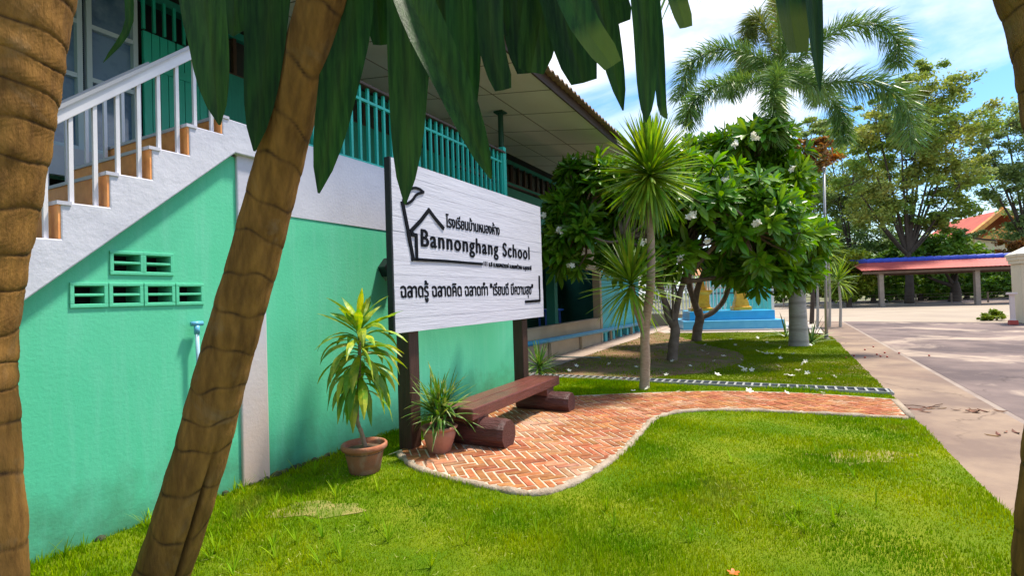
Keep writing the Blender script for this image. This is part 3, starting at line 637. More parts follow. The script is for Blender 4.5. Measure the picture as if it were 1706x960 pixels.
stem = curve([pc+[.01, 0, .19], pc+[-.02, .0, .32], pc+[-.055, .01, .42], pc+[-.045, .01, .62], pc+[-.03, .02, .85], pc+[-.02, .02, 1.20]], 26)
obj('stem', MB().tube(stem, np.linspace(.019, .013, 26)*(1+.12*np.sin(np.arange(26)*2.4)), 10), M_stem, pl, smooth=True)
def arch(base, az, el, ln, droop, n=8):
    h = np.array([math.cos(az), math.sin(az), 0]); pts = [np.asarray(base, float)]; e = el
    for i in range(n-1):
        pts.append(pts[-1]+(h*math.cos(e)+np.array([0, 0, math.sin(e)]))*ln/(n-1)); e = max(e-droop/(n-1), -1.45)
    return np.array(pts), h
mb = MB()
for i in range(80):
    u = rng.random(); z = .68+.54*(i/80)**.8; base = pc+np.array([-.025, .015, z]); el = -.15+1.4*(i/80)**1.8+rng.normal(0, .12)
    ln = rng.uniform(.38, .52)*(1 if i < 66 else .75); pts, h = arch(base, i*2.4+rng.normal(0, .2), el, ln, rng.uniform(1.3, 2.3)*(1 if i < 62 else .4), 9)
    wd = np.array([.018, .026, .044, .062, .070, .066, .052, .030, .004])*rng.uniform(.8, 1.15)
    mb.strap(pts, wd, np.cross(h, (0, 0, 1))+rng.normal(0, .3, 3), .3, wave=.05)
obj('foliage', mb, M_leafy, pl)
pc = G(733, 756)
pl = thing('potted_plant', 'short spiky plant in a small scalloped terracotta pot before the sign post', 'potted plant', pc, 0, 'potted plants by the signboard')
prof = [(.085, 0), (.095, .012), (.125, .10), (.148, .17), (.150, .20), (.142, .215), (.140, .222), (.160, .228), (.168, .245), (.158, .256), (.140, .25), (.13, .225)]
obj('pot', MB().lathe(prof, pc, 40, rf=lambda t, z: 1+(.028*math.sin(t*12) if z > .225 else .0)), mat('pale_terracotta', (.46, .20, .13), (.38, .15, .09), 7, rough=.85, bump=.2, bscale=40), pl, smooth=True)
obj('soil', MB().lathe([(.132, .2), (.132, .222), (.02, .235)], pc, 24), M_potsoil, pl)
def spiky(base, n, ln, wd, spread=1.0, zr=.1, up=.0):
    mb = MB()
    for i in range(n):
        f_ = i/n; el = up+1.45-1.55*spread*(1-f_)**.8+rng.normal(0, .10); L0 = ln*rng.uniform(.75, 1.1)
        b = np.asarray(base)+np.array([0, 0, zr*f_]); pts, h = arch(b, i*2.399+rng.normal(0, .25), el, L0, rng.uniform(.3, 1.3)*(1.2-f_), 7)
        mb.strap(pts, np.array([.6, .95, 1, .95, .8, .5, .06])*wd*rng.uniform(.8, 1.2), np.cross(h, (0, 0, 1))+rng.normal(0, .15, 3), .35)
    return mb
mb = MB()
for ox, oy, hh in ((0, 0, .20), (-.06, .03, .12), (.06, .02, .14), (.01, -.05, .08)):
    obj('stem', MB().tube([pc+[ox*.6, oy*.6, .2], pc+[ox, oy, .23+hh]], .013, 8), M_stem, pl, smooth=True)
    q = spiky(pc+np.array([ox, oy, .22+hh]), 30, .36, .024, 1.05, .06); mb.add(np.concatenate(q.v), q.f)
obj('foliage', mb, M_spike, pl)
pc = B(3.95, .62, 0)
pl = thing('spiky_plant', 'small spiky garden plant behind the far end of the bench', 'plant', pc, 0)
obj('stem', MB().tube([pc, pc+[0, 0, .38]], .018, 8), M_stem, pl, smooth=True)
obj('foliage', spiky(pc+[0, 0, .36], 60, .40, .026, 1.1, .06), M_spike, pl)

# ================================================================ CORDYLINE TREE
M_cord = mat('sword_leaf', (.085, .23, .012), (.24, .35, .03), 5, rough=.42, island=.32, trans=.28, spec=.4)
M_cordbark = mat('cordyline_bark', (.40, .30, .21), (.29, .21, .14), 14, rough=.9, bump=.7, bscale=30, stretch=(1, 1, 3))
cb = G(1073, 650); yC = cb[1]
ct = thing('sword_leaf_tree', 'slender tree with two round heads of narrow sword shaped leaves before the drain', 'tree', cb)
fork = P(1075, 552, yC); top = P(1081, 300, yC)
tr = curve([cb-[0, 0, .05], P(1075, 600, yC), fork, P(1084, 470, yC), P(1084, 390, yC), top], 40)
obj('trunk', MB().tube(tr, np.linspace(.075, .050, 40)*(1+.03*np.sin(np.arange(40)*1.9)), 14), M_cordbark, ct, smooth=True)
b2 = P(1052, 478, yC+.05)
obj('branch', MB().tube(curve([fork-[0, 0, .03], P(1066, 530, yC), P(1057, 505, yC), b2], 14), np.linspace(.06, .045, 14), 12), M_cordbark, ct, smooth=True)
def sword_head(c, n, ln, wd, lo_el=-1.0, seg=7, zr=.22):
    mb = MB()
    for i in range(n):
        f_ = i/n; el = lo_el+(1.5-lo_el)*f_**.75+rng.normal(0, .10); L0 = ln*rng.uniform(.85, 1.1)*(1-.12*f_)
        pts, h = arch(np.asarray(c)+np.array([0, 0, zr*(f_-.7)]), i*2.399+rng.normal(0, .2), el, L0, rng.uniform(.1, .5)*(1.2-f_), seg)
        mb.strap(pts, np.array([.55, .8, 1, 1, .85, .55, .05])*wd*rng.uniform(.85, 1.15), np.cross(h, (0, 0, 1))+rng.normal(0, .12, 3), .3)
    return mb
obj('crown', sword_head(P(1082, 282, yC), 470, .86, .040, -1.3), M_cord, ct)
obj('crown', sword_head(P(1050, 465, yC+.05), 200, .80, .040, -1.0), M_cord, ct)

# ================================================================ FRANGIPANI TREES
M_frleaf = mat('frangipani_leaf', (.045, .165, .008), (.15, .32, .014), 1.6, rough=.36, island=.35, trans=.32, spec=.4)
M_frbark = mat('frangipani_bark', (.12, .085, .06), (.20, .15, .11), 9, rough=.9, bump=.6, bscale=30)
M_petal = mat('white_petal', (.80, .78, .66), (.78, .62, .20), 30, lo=.62, hi=.75, rough=.5, trans=.2)
def rosette(mb, c, d, n, ln):
    d = unit(d); a = unit(np.cross(d, (0.3, .2, 1))); b = np.cross(d, a)
    for i in range(n):
        th = i*2.399+rng.normal(0, .15); tilt = R(28)+R(62)*(1-i/n)+rng.normal(0, .12); rad = a*math.cos(th)+b*math.sin(th); L0 = ln*rng.uniform(.75, 1.1)*(.6+.4*(1-i/n)**.5)
        v = d*math.cos(tilt)+rad*math.sin(tilt); p = np.asarray(c)-d*.06*(1-i/n); pts = [p]
        for s_ in range(4):
            v = unit(v-np.array([0, 0, .10])); pts.append(pts[-1]+v*L0/4)
        mb.strap(pts, np.array([.04, .15, .25, .25, .03])*L0, np.cross(d, rad), .35)
def flower_cluster(mb, c, n=7, r=.075):
    for i in range(n):
        q = np.asarray(c)+rng.normal(0, r*.38, 3); nr = unit(rng.normal(0, .8, 3)+np.array([-.2, -.7, .6])); a = unit(np.cross(nr, (1, .2, .3))); b = np.cross(nr, a)
        for k_ in range(5):
            t = k_*1.2566; dv = a*math.cos(t)+b*math.sin(t); sd = np.cross(nr, dv)
            mb.add([q, q+dv*.026+sd*.022+nr*.004, q+dv*.056+sd*.016+nr*.010, q+dv*.058-sd*.012+nr*.008, q+dv*.026-sd*.018], [(0, 1, 2, 3, 4)])
def frangipani(label, base, stems, blobs, nros, flowers, ln=.44):
    t = thing('frangipani_tree', label, 'tree', base, 0, 'frangipani trees on the back lawn')
    tk = MB(); brm = MB(); ends = []
    for k_, (ctrl, r0, r1) in enumerate(stems):
        (tk if k_ == 0 else brm).tube(curve(ctrl, 18), np.linspace(r0, r1, 18)*(1+.05*np.sin(np.arange(18)*1.3+k_)), 12); ends.append((np.asarray(ctrl[-1]), r1))
    leaf = MB(); tips = []
    for c, rad, cnt in blobs:
        for i in range(cnt):
            u = unit(rng.normal(0, 1, 3)); u[2] = abs(u[2])*.9-.25 if rng.random() < .75 else u[2]; rr = rng.uniform(.62, 1.0)
            p = np.asarray(c)+u*np.asarray(rad)*rr; tips.append((p, u/np.asarray(rad)))
    for p, u in tips:
        e, r1 = min(ends, key=lambda q: np.linalg.norm(q[0]-p)); md = (e+p)/2+np.array([rng.normal(0, .1), rng.normal(0, .1), -.12])
        brm.tube(curve([e, md, p], 6), np.linspace(min(r1, .035), .013, 6), 6, cap=False)
        rosette(leaf, p, unit(u)+np.array([0, 0, .55])+rng.normal(0, .2, 3), rng.integers(13, 19), ln*rng.uniform(.85, 1.15))
    obj('trunk', tk, M_frbark, t, smooth=True); obj('branches', brm, M_frbark, t, smooth=True); obj('foliage', leaf, M_frleaf, t)
    for px, py, y, n_ in flowers:
        fm = MB(); flower_cluster(fm, P(px, py, y), n_); obj('flower_cluster', fm, M_petal, t)
fb = G(1119, 601); yA = fb[1]
frangipani('many stemmed frangipani with dark leaves and white flowers beside the drain', fb,
    [([fb-[0, 0, .05], P(1122, 575, yA), P(1125, 550, yA), P(1121, 535, yA)], .105, .09),
     ([P(1122, 545, yA), P(1112, 525, yA), P(1104, 490, yA-.1), P(1090, 440, yA-.2), P(1040, 400, yA-.4)], .068, .04),
     ([P(1122, 545, yA), P(1130, 500, yA+.1), P(1138, 470, yA+.1), P(1150, 420, yA), P(1160, 350, yA)], .068, .04),
     ([P(1104, 490, yA-.1), P(1080, 440, yA), P(1000, 400, yA+.4), P(965, 370, yA+.4)], .06, .04),
     ([P(1138, 470, yA+.1), P(1180, 420, yA-.5), P(1230, 370, yA-.7)], .06, .04),
     ([P(1138, 470, yA+.1), P(1200, 462, yA+.2), P(1260, 450, yA+.3)], .05, .035), ([P(1260, 450, yA+.3), P(1300, 430, yA+.35), P(1330, 395, yA+.4)], .035, .03), ([P(1230, 370, yA-.7), P(1262, 330, yA-.6)], .04, .03), ([P(1160, 350, yA), P(1120, 380, yA+.2), P(1070, 370, yA+.5)], .045, .03)],
    [(P(1165, 350, yA-.2), (1.25, 1.2, 1.15), 150), (P(960, 390, yA+.3), (.62, .8, .85), 60), (P(1010, 320, yA+.3), (.80, .9, .9), 70), (P(1255, 375, yA-.5), (.95, 1.0, 1.15), 120), (P(1330, 400, yA+.3), (.55, .8, .75), 56), (P(1090, 430, yA-.1), (1.0, .9, .40), 56), (P(958, 290, yA+.5), (.35, .5, .4), 14), (P(935, 340, yA+.4), (.3, .4, .6), 16), (P(1280, 455, yA+.2), (1.0, .7, .38), 50), (P(1065, 365, yA+.5), (.75, .8, .9), 80), (P(1110, 300, yA+.3), (.9, .9, .8), 80), (P(925, 420, yA+.3), (.4, .6, .6), 30), (P(1045, 325, yA+.1), (.65, .6, 1.0), 80), (P(1040, 420, yA+.2), (.5, .6, .45), 36)],
    0, [(1210, 300, yA-1.2, 6), (1290, 350, yA-1.3, 6), (1070, 400, yA-.9, 4), (1180, 400, yA-1.3, 5), (905, 360, yA-.2, 4), (1154, 358, yA-1.35, 8), (1262, 372, yA-1.5, 7), (933, 385, yA-.4, 6), (957, 268, yA+.2, 6), (1133, 428, yA-1.2, 6), (1095, 330, yA-1.2, 3), (948, 440, yA-.3, 4)])
fb = G(1160, 568); yB = fb[1]
frangipani('taller frangipani with a crooked trunk and bright top leaves behind the first one', fb,
    [([fb-[0, 0, .05], P(1162, 550, yB), P(1166, 530, yB), P(1162, 515, yB)], .14, .115),
     ([P(1164, 525, yB), P(1156, 500, yB), P(1148, 470, yB), P(1150, 420, yB)], .10, .07),
     ([P(1166, 530, yB), P(1185, 522, yB), P(1203, 505, yB), P(1214, 480, yB), P(1230, 420, yB)], .08, .06),
     ([P(1158, 505, yB), P(1166, 470, yB), P(1200, 400, yB), P(1250, 330, yB)], .09, .05)],
    [(P(1235, 300, yB-1.2), (1.8, 1.4, 1.5), 150), (P(1260, 450, yB-1), (1.6, 1.0, .5), 60), (P(1180, 255, yB-.6), (1.0, .8, .7), 40), (P(1255, 235, yB-3.4), (.75, .8, .45), 40), (P(1300, 300, yB-3.4), (.55, .7, .7), 44)],
    0, [(1258, 228, yB-4.3, 9), (1226, 240, yB-4.3, 8), (1318, 280, yB-4.3, 5), (1310, 360, yB-2.0, 5), (1195, 330, yB-1.6, 4)], ln=.48)

# ================================================================ FOXTAIL PALM
pb = G(1331, 577); yP = pb[1]
palm = thing('foxtail_palm', 'tall foxtail palm with smooth grey trunk and bushy arching fronds', 'palm tree', pb)
M_palmtrunk = mat('palm_trunk', (.40, .37, .33), (.31, .28, .25), 5, rough=.85, stretch=(1, 1, 6), bump=.4, bscale=8, attr='a', attr_col=(.20, .18, .16))
ptop = P(1302, 205, yP); tp = curve([pb-[0, 0, .05], P(1329, 520, yP), P(1325, 440, yP), P(1312, 310, yP), ptop], 60)
obj('trunk', MB().tube(tp, np.interp(np.linspace(0, 1, 60), [0, .06, .2, 1], [.235, .215, .20, .13]), 20, af=lambda t, th: np.full(len(th), .7*float(math.sin(t*150) > .75))), M_palmtrunk, palm, smooth=True)
obj('crownshaft', MB().tube(curve([ptop, P(1301, 180, yP), P(1300, 140, yP), P(1301, 112, yP)], 12), np.linspace(.15, .08, 12), 14), mat('crownshaft', (.30, .33, .10), (.22, .27, .08), 4, rough=.4), palm, smooth=True)
M_frond = mat('palm_frond', (.075, .19, .035), (.19, .31, .06), 2.0, rough=.4, island=.3, trans=.2, spec=.5)
M_frondy = mat('yellow_frond', (.20, .22, .04), (.11, .17, .03), 2.0, rough=.45, island=.3, trans=.25)
def frond(ctrl, ln=.42, plume=True, n=110, m=M_frond, wd=.021, hang=.2):
    c = curve(ctrl, n); mb = MB(); mb.tube(c[::2], np.linspace(.028, .006, len(c[::2])), 6); t = np.gradient(c, axis=0)
    for i in range(5, n):
        f_ = i/(n-1); L0 = ln*(math.sin(min(1, f_*1.25+.12)*math.pi*.62)**.6)*(1 if f_ < .9 else 1-4*(f_-.9)); d = unit(t[i]); a = unit(np.cross(d, (.1, .2, 1))); b = np.cross(a, d)
        for k_ in range(11 if plume else 2):
            th = rng.uniform(0, 6.28) if plume else (0 if k_ == 0 else math.pi); rad = a*math.cos(th)+b*math.sin(th); v = unit(d*rng.uniform(.45, .9)+rad); l1 = max(.06, L0)*rng.uniform(.7, 1.25)
            p0 = c[i]+rng.normal(0, .008, 3); p1 = p0+v*l1*.5; p2 = p0+v*l1-np.array([0, 0, hang*l1]); sd = unit(np.cross(v, rng.normal(0, 1, 3)))*wd*.5
            mb.add([p0-sd*.5, p0+sd*.5, p1+sd, p1-sd, p2], [(0, 1, 2, 3), (3, 2, 4)])
    return mb
O = (1301, 122)
for pts, m_, l_ in (
    ([O+(0,), (1345, 85, .0), (1400, 48, -.3), (1460, 40, -.5), (1495, 70, -.6), (1497, 108, -.6)], M_frond, .52),
    ([O+(0,), (1350, 140, -.3), (1410, 135, -.8), (1470, 145, -1.1), (1510, 180, -1.2), (1518, 240, -1.2)], M_frond, .58),
    ([O+(0,), (1345, 140, .5), (1385, 165, .8), (1402, 200, .9), (1405, 235, .9)], M_frond, .46),
    ([O+(0,), (1260, 95, .1), (1200, 82, .2), (1150, 108, .2), (1131, 165, .2)], M_frond, .52),
    ([O+(0,), (1260, 135, -.4), (1205, 140, -.7), (1160, 165, -.9), (1143, 205, -.9)], M_frond, .46),
    ([O+(0,), (1296, 120, -.9), (1290, 150, -1.5), (1288, 195, -1.7), (1287, 232, -1.7)], M_frond, .52),
    ([O+(0,), (1280, 60, .4), (1262, 30, .7), (1246, 55, .9), (1240, 105, .9)], M_frondy, .46),
    ([O+(0,), (1310, 60, -.2), (1335, 0, -.4), (1375, -50, -.5), (1420, -60, -.5)], M_frond, .52),
    ([O+(0,), (1300, 60, .6), (1296, 10, 1.2), (1300, -10, 1.8)], M_frondy, .46),
    ([O+(0,), (1330, 120, .9), (1350, 130, 1.5), (1362, 170, 1.8)], M_frond, .46),
    ([O+(0,), (1275, 110, .9), (1235, 120, 1.6), (1215, 160, 1.8)], M_frond, .46)):
    obj('frond', frond([P(a, b, yP+c) for a, b, c in pts], l_, m=m_), m_, palm)
obj('frond', frond([P(1302, 108, yP), P(1290, -20, yP-1.5), P(1250, -75, yP-3.0), P(1190, -55, yP-4.2), P(1120, -30, yP-4.8)], .62, plume=False, n=64, wd=.035, hang=.75), M_frond, palm)

# ================================================================ SHRINE, FENCES, POLE
M_blue = mat('blue_tile', (.015, .36, .66), (.02, .42, .72), 4, rough=.3, spec=.5)
M_blue2 = mat('pale_blue_tile', (.08, .40, .68), (.11, .46, .72), 4, rough=.35)
M_gold = mat('gold_paint', (.85, .46, .04), (.70, .33, .02), 7, rough=.35, metal=.25)
a0, a1 = G(1140, 553), G(1308, 550); ex = unit(a1-a0); ey = np.array([-ex[1], ex[0], 0]); pw = np.linalg.norm(a1-a0)
def S(x, y, z): return a0+ex*x+ey*y+np.array([0, 0, z])
plat = thing('shrine_platform', 'two step bright blue tiled shrine platform on the plaza', 'platform', a0, math.atan2(ex[1], ex[0]))
obj('lower_step', MB().box(-.02, pw, 0, 2.6, 0, .36, S), M_blue2, plat, bevel=.01)
obj('upper_step', MB().box(.25, pw-.2, .35, 2.3, .36, .68, S), M_blue, plat, bevel=.01)
obj('plinth_slab', MB().box(-.25, pw+.85, -.12, 3.0, .004, .06, S), mat('white_slab', (.60, .55, .50), rough=.8), plat)
def sq(mb, x, y, prof):                                # square stepped column
    for (w0, z0), (w1, z1) in zip(prof[:-1], prof[1:]):
        c = [S(x+sx*w_/2, y+sy*w_/2, z_) for w_, z_ in ((w0, z0), (w1, z1)) for sx, sy in ((-1, -1), (1, -1), (1, 1), (-1, 1))]
        mb.add(c, [(3, 2, 1, 0), (4, 5, 6, 7), (0, 1, 5, 4), (1, 2, 6, 5), (2, 3, 7, 6), (3, 0, 4, 7)])
x1, x2 = pw*.66, pw*.24
sh = thing('spirit_house', 'golden spirit house on a flared pedestal beside the turquoise board fence', 'shrine', S(x1, 1.2, .68), math.atan2(ex[1], ex[0]))
mb = MB(); sq(mb, x1, 1.2, [(.62, .68), (.62, .80), (.5, .82), (.46, .95), (.36, 1.1), (.32, 1.5), (.44, 1.68), (.62, 1.76), (.62, 1.84)]); obj('pedestal', mb, M_gold, sh, bevel=.008)
mb = MB(); sq(mb, x1, 1.2, [(.36, 1.843), (.36, 2.3)]); obj('house', mb, M_gold, sh)
mb = MB(); sq(mb, x1, 1.2, [(.72, 2.303), (.44, 2.5), (.40, 2.52), (.16, 2.85), (.04, 3.3)]); obj('roof', mb, mat('red_gold', (.45, .08, .02), (.6, .28, .03), 20, rough=.4), sh)
sh = thing('spirit_house', 'golden spirit house with four white pillars on the blue platform near the white bar fence', 'shrine', S(x2, 1.3, .68), math.atan2(ex[1], ex[0]))
mb = MB(); sq(mb, x2, 1.3, [(.80, .68), (.80, .78), (.62, .80), (.55, .95), (.55, 1.25), (.75, 1.38), (.75, 1.45)]); obj('pedestal', mb, M_gold, sh, bevel=.008)
for sx in (-.28, .28):
    for sy in (-.28, .28):
        mb = MB(); mb.lathe([(.045, 0), (.04, .05), (.035, .5), (.05, .55)], S(x2+sx, 1.3+sy, 1.452), 10); obj('pillar', mb, mat('white_pillar', (.75, .72, .66), rough=.5) if 'white_pillar' not in bpy.data.materials else bpy.data.materials['white_pillar'], sh)
mb = MB(); sq(mb, x2, 1.3, [(.34, 1.453), (.30, 1.6), (.2, 1.9)]); obj('altar', mb, M_gold, sh)
mb = MB(); sq(mb, x2, 1.3, [(.9, 2.005), (.55, 2.2), (.5, 2.22), (.2, 2.6), (.03, 3.0)]); obj('roof', mb, bpy.data.materials['red_gold'], sh)
f0, f1 = S(1.15, 3.4, 0), S(pw+.55, 3.2, 0); fx = unit(f1-f0); fl = np.linalg.norm(f1-f0); fy = np.array([-fx[1], fx[0], 0])
def T(x, y, z): return f0+fx*x+fy*y+np.array([0, 0, z])
M_turq = mat('turquoise_board', (.10, .60, .56), (.08, .50, .48), 3, rough=.6, island=.12)
fe = thing('board_fence', 'turquoise vertical board fence behind the blue platform', 'fence', f0, math.atan2(fx[1], fx[0]))
mb = MB(); nbd = int(fl/.14)
for i in range(nbd): mb.box(i*.14, i*.14+.13, 0, .03, .04, 1.95+.02*rng.random(), T)
obj('boards', mb, M_turq, fe)
obj('rail', MB().box(-.05, fl+.05, -.04, -.003, 1.28, 1.33, T), mat('dark_steel', (.04, .06, .06), rough=.5), fe)
for x in (0, fl/2, fl): obj('post', MB().box(x-.05, x+.05, .032, .12, 0, 2.0, T), bpy.data.materials['white_pillar'], fe)
wf0, wf1 = P(1085, 560, 23.0)*[1, 1, 0], P(1215, 555, 19.8)*[1, 1, 0]; wx_ = unit(wf1-wf0); wl = np.linalg.norm(wf1-wf0); wy_ = np.array([-wx_[1], wx_[0], 0])
def U(x, y, z): return wf0+wx_*x+wy_*y+np.array([0, 0, z])
wf = thing('metal_fence', 'white vertical bar metal fence beside the pillared golden shrine', 'fence', wf0, math.atan2(wx_[1], wx_[0]))
mb = MB(); x = 0
while x < wl: mb.box(x-.02, x+.02, -.015, .015, .5, 1.7, U); x += .16
obj('bars', mb, M_rail, wf); obj('rail', MB().box(0, wl, -.03, -.016, .62, .68, U).box(0, wl, -.03, -.016, 1.5, 1.56, U), M_rail, wf)
obj('base_wall', MB().box(-.1, wl+.1, -.1, .1, 0, .5, U), M_beige, wf)
pbase = G(1377, 566); yF = pbase[1]
po = thing('metal_pole', 'slim grey metal pole standing at the corner of the back lawn', 'pole', pbase)
obj('shaft', MB().tube([pbase, P(1375, 430, yF), P(1373, 283, yF)], [.042, .036, .030], 12), mat('galvanised', (.42, .42, .43), (.36, .36, .38), 6, rough=.45, metal=.5), po, smooth=True)
obj('base_collar', MB().lathe([(.09, 0), (.09, .03), (.05, .05), (.05, .14)], pbase, 16), mat('collar', (.20, .18, .17), rough=.6), po)
obj('pole_cap', MB().lathe([(.036, 0), (.05, .02), (.045, .06), (.01, .09)], P(1373, 283, yF), 14), mat('collar2', (.35, .30, .28), rough=.5), po)

# ================================================================ DRAIN GRATE AND LITTER
M_steel = mat('drain_steel', (.36, .36, .35), (.26, .26, .25), 8, rough=.5, metal=.1)
dr = thing('drain_grate', 'long galvanised drain grating crossing the lawn to the pavement', 'drain', B(5.48, .2, 0), WA)
mb = MB().box(DR0-.008, DR0+.008, -.3, EDGE+.03, -.02, .034, B).box(DR1-.008, DR1+.008, -.3, EDGE+.03, -.02, .034, B).box(DR0, DR1, EDGE+.03, EDGE+.045, -.02, .024, B)
obj('frame', mb, M_steel, dr)
mb = MB(); n = -.28
while n < EDGE: mb.box(DR0+.008, DR1-.008, n, n+.028, .014, .033, B); n += .115
pass
obj('bars', mb, M_steel, dr); obj('gutter', MB().box(DR0, DR1, -.3, EDGE+.04, -.025, -.015, B).box(DR0+.009, DR1-.009, -.29, EDGE+.029, -.014, .002, B), mat('gutter_dark', (.05, .06, .055), rough=.5), dr)
# fallen frangipani flowers
fm = MB(); flower_cluster(fm, (0, 0, 0), 1, 0)
def five_petal():
    mb = MB()
    for k_ in range(5):
        t = k_*1.2566; d = np.array([math.cos(t), math.sin(t), 0]); sdv = np.array([-d[1], d[0], 0])
        mb.add([(0, 0, .004), d*.02+sdv*.016+[0, 0, .010], d*.046+sdv*.012+[0, 0, .018], d*.050-sdv*.008+[0, 0, .016], d*.02-sdv*.012+[0, 0, .010]], [(0, 1, 2, 3, 4)])
    return mb
spots = [(1218, 566), (1262, 563), (1278, 571), (1300, 580), (1262, 586), (1270, 588), (1278, 590), (1286, 590), (1340, 568), (1350, 575), (1120, 602), (1170, 585), (1180, 590), (1190, 602), (1233, 612), (1240, 617), (1253, 617), (1297, 611), (1310, 625), (1318, 627), (1338, 607), (1342, 603), (1345, 622), (1366, 632), (1330, 618), (1390, 628), (1312, 559), (1290, 553), (1175, 575), (1150, 610), (1205, 594), (1060, 612), (1015, 607), (948, 618), (960, 610), (1080, 566), (1248, 652), (1370, 655), (1310, 655), (1130, 653), (1078, 648), (1055, 652), (1300, 597), (1322, 590), (1225, 575), (1242, 567), (1235, 600), (1110, 625), (1195, 625)]
f0_ = obj('fallen_flower', five_petal(), M_petal)
tag(f0_, 'small white fallen frangipani flower lying on the grass', 'flower', 'fallen white flowers on the back lawn')
for i, (a, b) in enumerate(spots):
    o = f0_ if i == 0 else f0_.copy()
    if i: COL.objects.link(o)
    o.location = G(a, b, .035); o.rotation_euler = (rng.normal(0, .5), rng.normal(0, .5), rng.uniform(0, 6)); k_ = rng.uniform(.7, 1.25); o.scale = (k_, k_, k_)
def blobmesh(r, seg=8, sq_=.8):
    mb = MB(); mb.lathe([(r*math.sin(t), r*sq_*(1-math.cos(t))) for t in np.linspace(.15, math.pi-.15, 6)], (0, 0, 0), seg); return mb
fr0 = obj('fallen_fruit', blobmesh(.021), mat('red_fruit', (.42, .035, .012), (.30, .05, .02), 30, rough=.35), smooth=True)
tag(fr0, 'small red fruit dropped on the pale pavement', 'fruit', 'red fruits on the pavement')
for i, (a, b) in enumerate([(1410, 598), (1423, 594), (1441, 597), (1461, 592), (1467, 595), (1474, 589), (1478, 596), (1441, 584), (1455, 579), (1498, 590), (1548, 594), (1425, 588), (1612, 600), (1567, 616), (1500, 582)][:11]):
    o = fr0 if i == 0 else fr0.copy()
    if i: COL.objects.link(o)
    o.location = G(a, b, -.004); o.rotation_euler[2] = rng.uniform(0, 6)
M_dry = mat('dry_leaf', (.24, .12, .055), (.14, .07, .035), 8, rough=.8, island=.4)
def litter(c, n, r, ln):
    mb = MB()
    for i in range(n):
        q = np.asarray(c)+np.array([rng.normal(0, r), rng.normal(0, r*.5), .004]); th = rng.uniform(0, 6.28); h = np.array([math.cos(th), math.sin(th), 0]); L0 = ln*rng.uniform(.5, 1.2); cu = rng.uniform(.05, .35)
        pts = [q+h*L0*(u-.5)+np.array([0, 0, L0*cu*(.15+(2*u-1)**2*.6)*.6]) for u in np.linspace(0, 1, 6)]
        mb.strap(pts, np.array([.05, .2, .28, .24, .14, .02])*L0, np.cross(h, (0, 0, 1))+rng.normal(0, .3, 3), .5)
    return mb
for (a, b), n_, lb in (((1540, 682), 9, 'heap of curled dry brown leaves near the end of the brick path'), ((1622, 686), 12, 'scatter of dry brown leaves beside the pavement joint'), ((1692, 724), 5, 'few pale dry leaves on the mauve road beyond the joint')):
    c = G(a, b); o = obj('dry_leaves', litter(c, n_, .11, .13), M_dry, origin=c); tag(o, lb, 'dry leaves')
mb = MB(); c = G(1545, 678)
for i in range(4):
    q = c+np.array([rng.normal(0, .12), rng.normal(0, .06), .012]); th = rng.uniform(0, 3); h = np.array([math.cos(th), math.sin(th), .05]); mb.tube([q-h*.12, q+[0, 0, .01], q+h*.13], .005, 6)
o = obj('dry_twigs', mb, mat('twig', (.10, .05, .03), rough=.8), origin=c); tag(o, 'thin dark dry twigs lying by the leaf heap', 'twigs')
o = obj('small_flower', five_petal(), mat('orange_petal', (.75, .13, .02), rough=.5)); o.location = G(1222, 957, .03); o.scale = (.6, .6, .6); tag(o, 'tiny orange red petal in the front lawn grass', 'flower')

# ================================================================ UNDERCROFT CLUTTER
bt = thing('plastic_table', 'blue plastic table under the school floor', 'table', B(10.6, -2.3, 0), WA)
M_plblue = mat('blue_plastic', (.02, .10, .45), rough=.4)
obj('tabletop', MB().box(10.0, 11.2, -2.7, -1.9, .98, 1.04, B), M_plblue, bt, bevel=.01)
for s in (10.08, 11.12):
    for n in (-2.62, -1.98): obj('leg', MB().bar(B(s, n, .01), B(s+(.04 if s < 10.5 else -.04), n, .98), .06, .06, (1, 0, 0)), M_plblue, bt)
cb_ = thing('storage_cabinet', 'pale green storage cabinet in the shade under the school', 'cabinet', B(8.6, -2.5, 0), WA)
obj('cabinet_body', MB().box(8.2, 9.0, -2.8, -2.3, .01, 1.35, B), mat('cabinet', (.28, .34, .24), rough=.5), cb_, bevel=.01)
obj('door', MB().box(8.22, 8.59, -2.298, -2.28, .05, 1.31, B).box(8.61, 8.98, -2.298, -2.28, .05, 1.31, B), mat('cabinet_door', (.32, .38, .28), rough=.5), cb_)
dk = thing('school_desk', 'dark wooden desk just behind the beige wall', 'desk', B(7.3, -2, 0), WA)
obj('desktop', MB().box(6.8, 7.9, -2.3, -1.6, .92, .97, B), M_wood, dk)
for s in (6.87, 7.83):
    for n in (-2.22, -1.68): obj('leg', MB().box(s-.03, s+.03, n-.03, n+.03, .01, .92, B), M_wood, dk)

# ================================================================ GATE PILLAR, BOLLARD, SHELTER, TEMPLE
gp = G(1698, 540); gx, gy, _ = gp
M_cream = mat('cream_paint', (.62, .53, .36), (.55, .46, .31), 1.5, rough=.8, bump=.15, bscale=20)
gt = thing('gate_pillar', 'cream gate pillar with a stepped collar and pyramid cap', 'pillar', gp)
hw = .42
def sqp(mb, c, prof):
    for (w0, z0), (w1, z1) in zip(prof[:-1], prof[1:]):
        q = [np.asarray(c)+Ds*sx*w_/2-Dn*sy*w_/2+np.array([0, 0, z_]) for w_, z_ in ((w0, z0), (w1, z1)) for sx, sy in ((-1, -1), (1, -1), (1, 1), (-1, 1))]
        mb.add(q, [(3, 2, 1, 0), (4, 5, 6, 7), (0, 1, 5, 4), (1, 2, 6, 5), (2, 3, 7, 6), (3, 0, 4, 7)])
    return mb
gc = gp+np.array([.78, .25, 0])
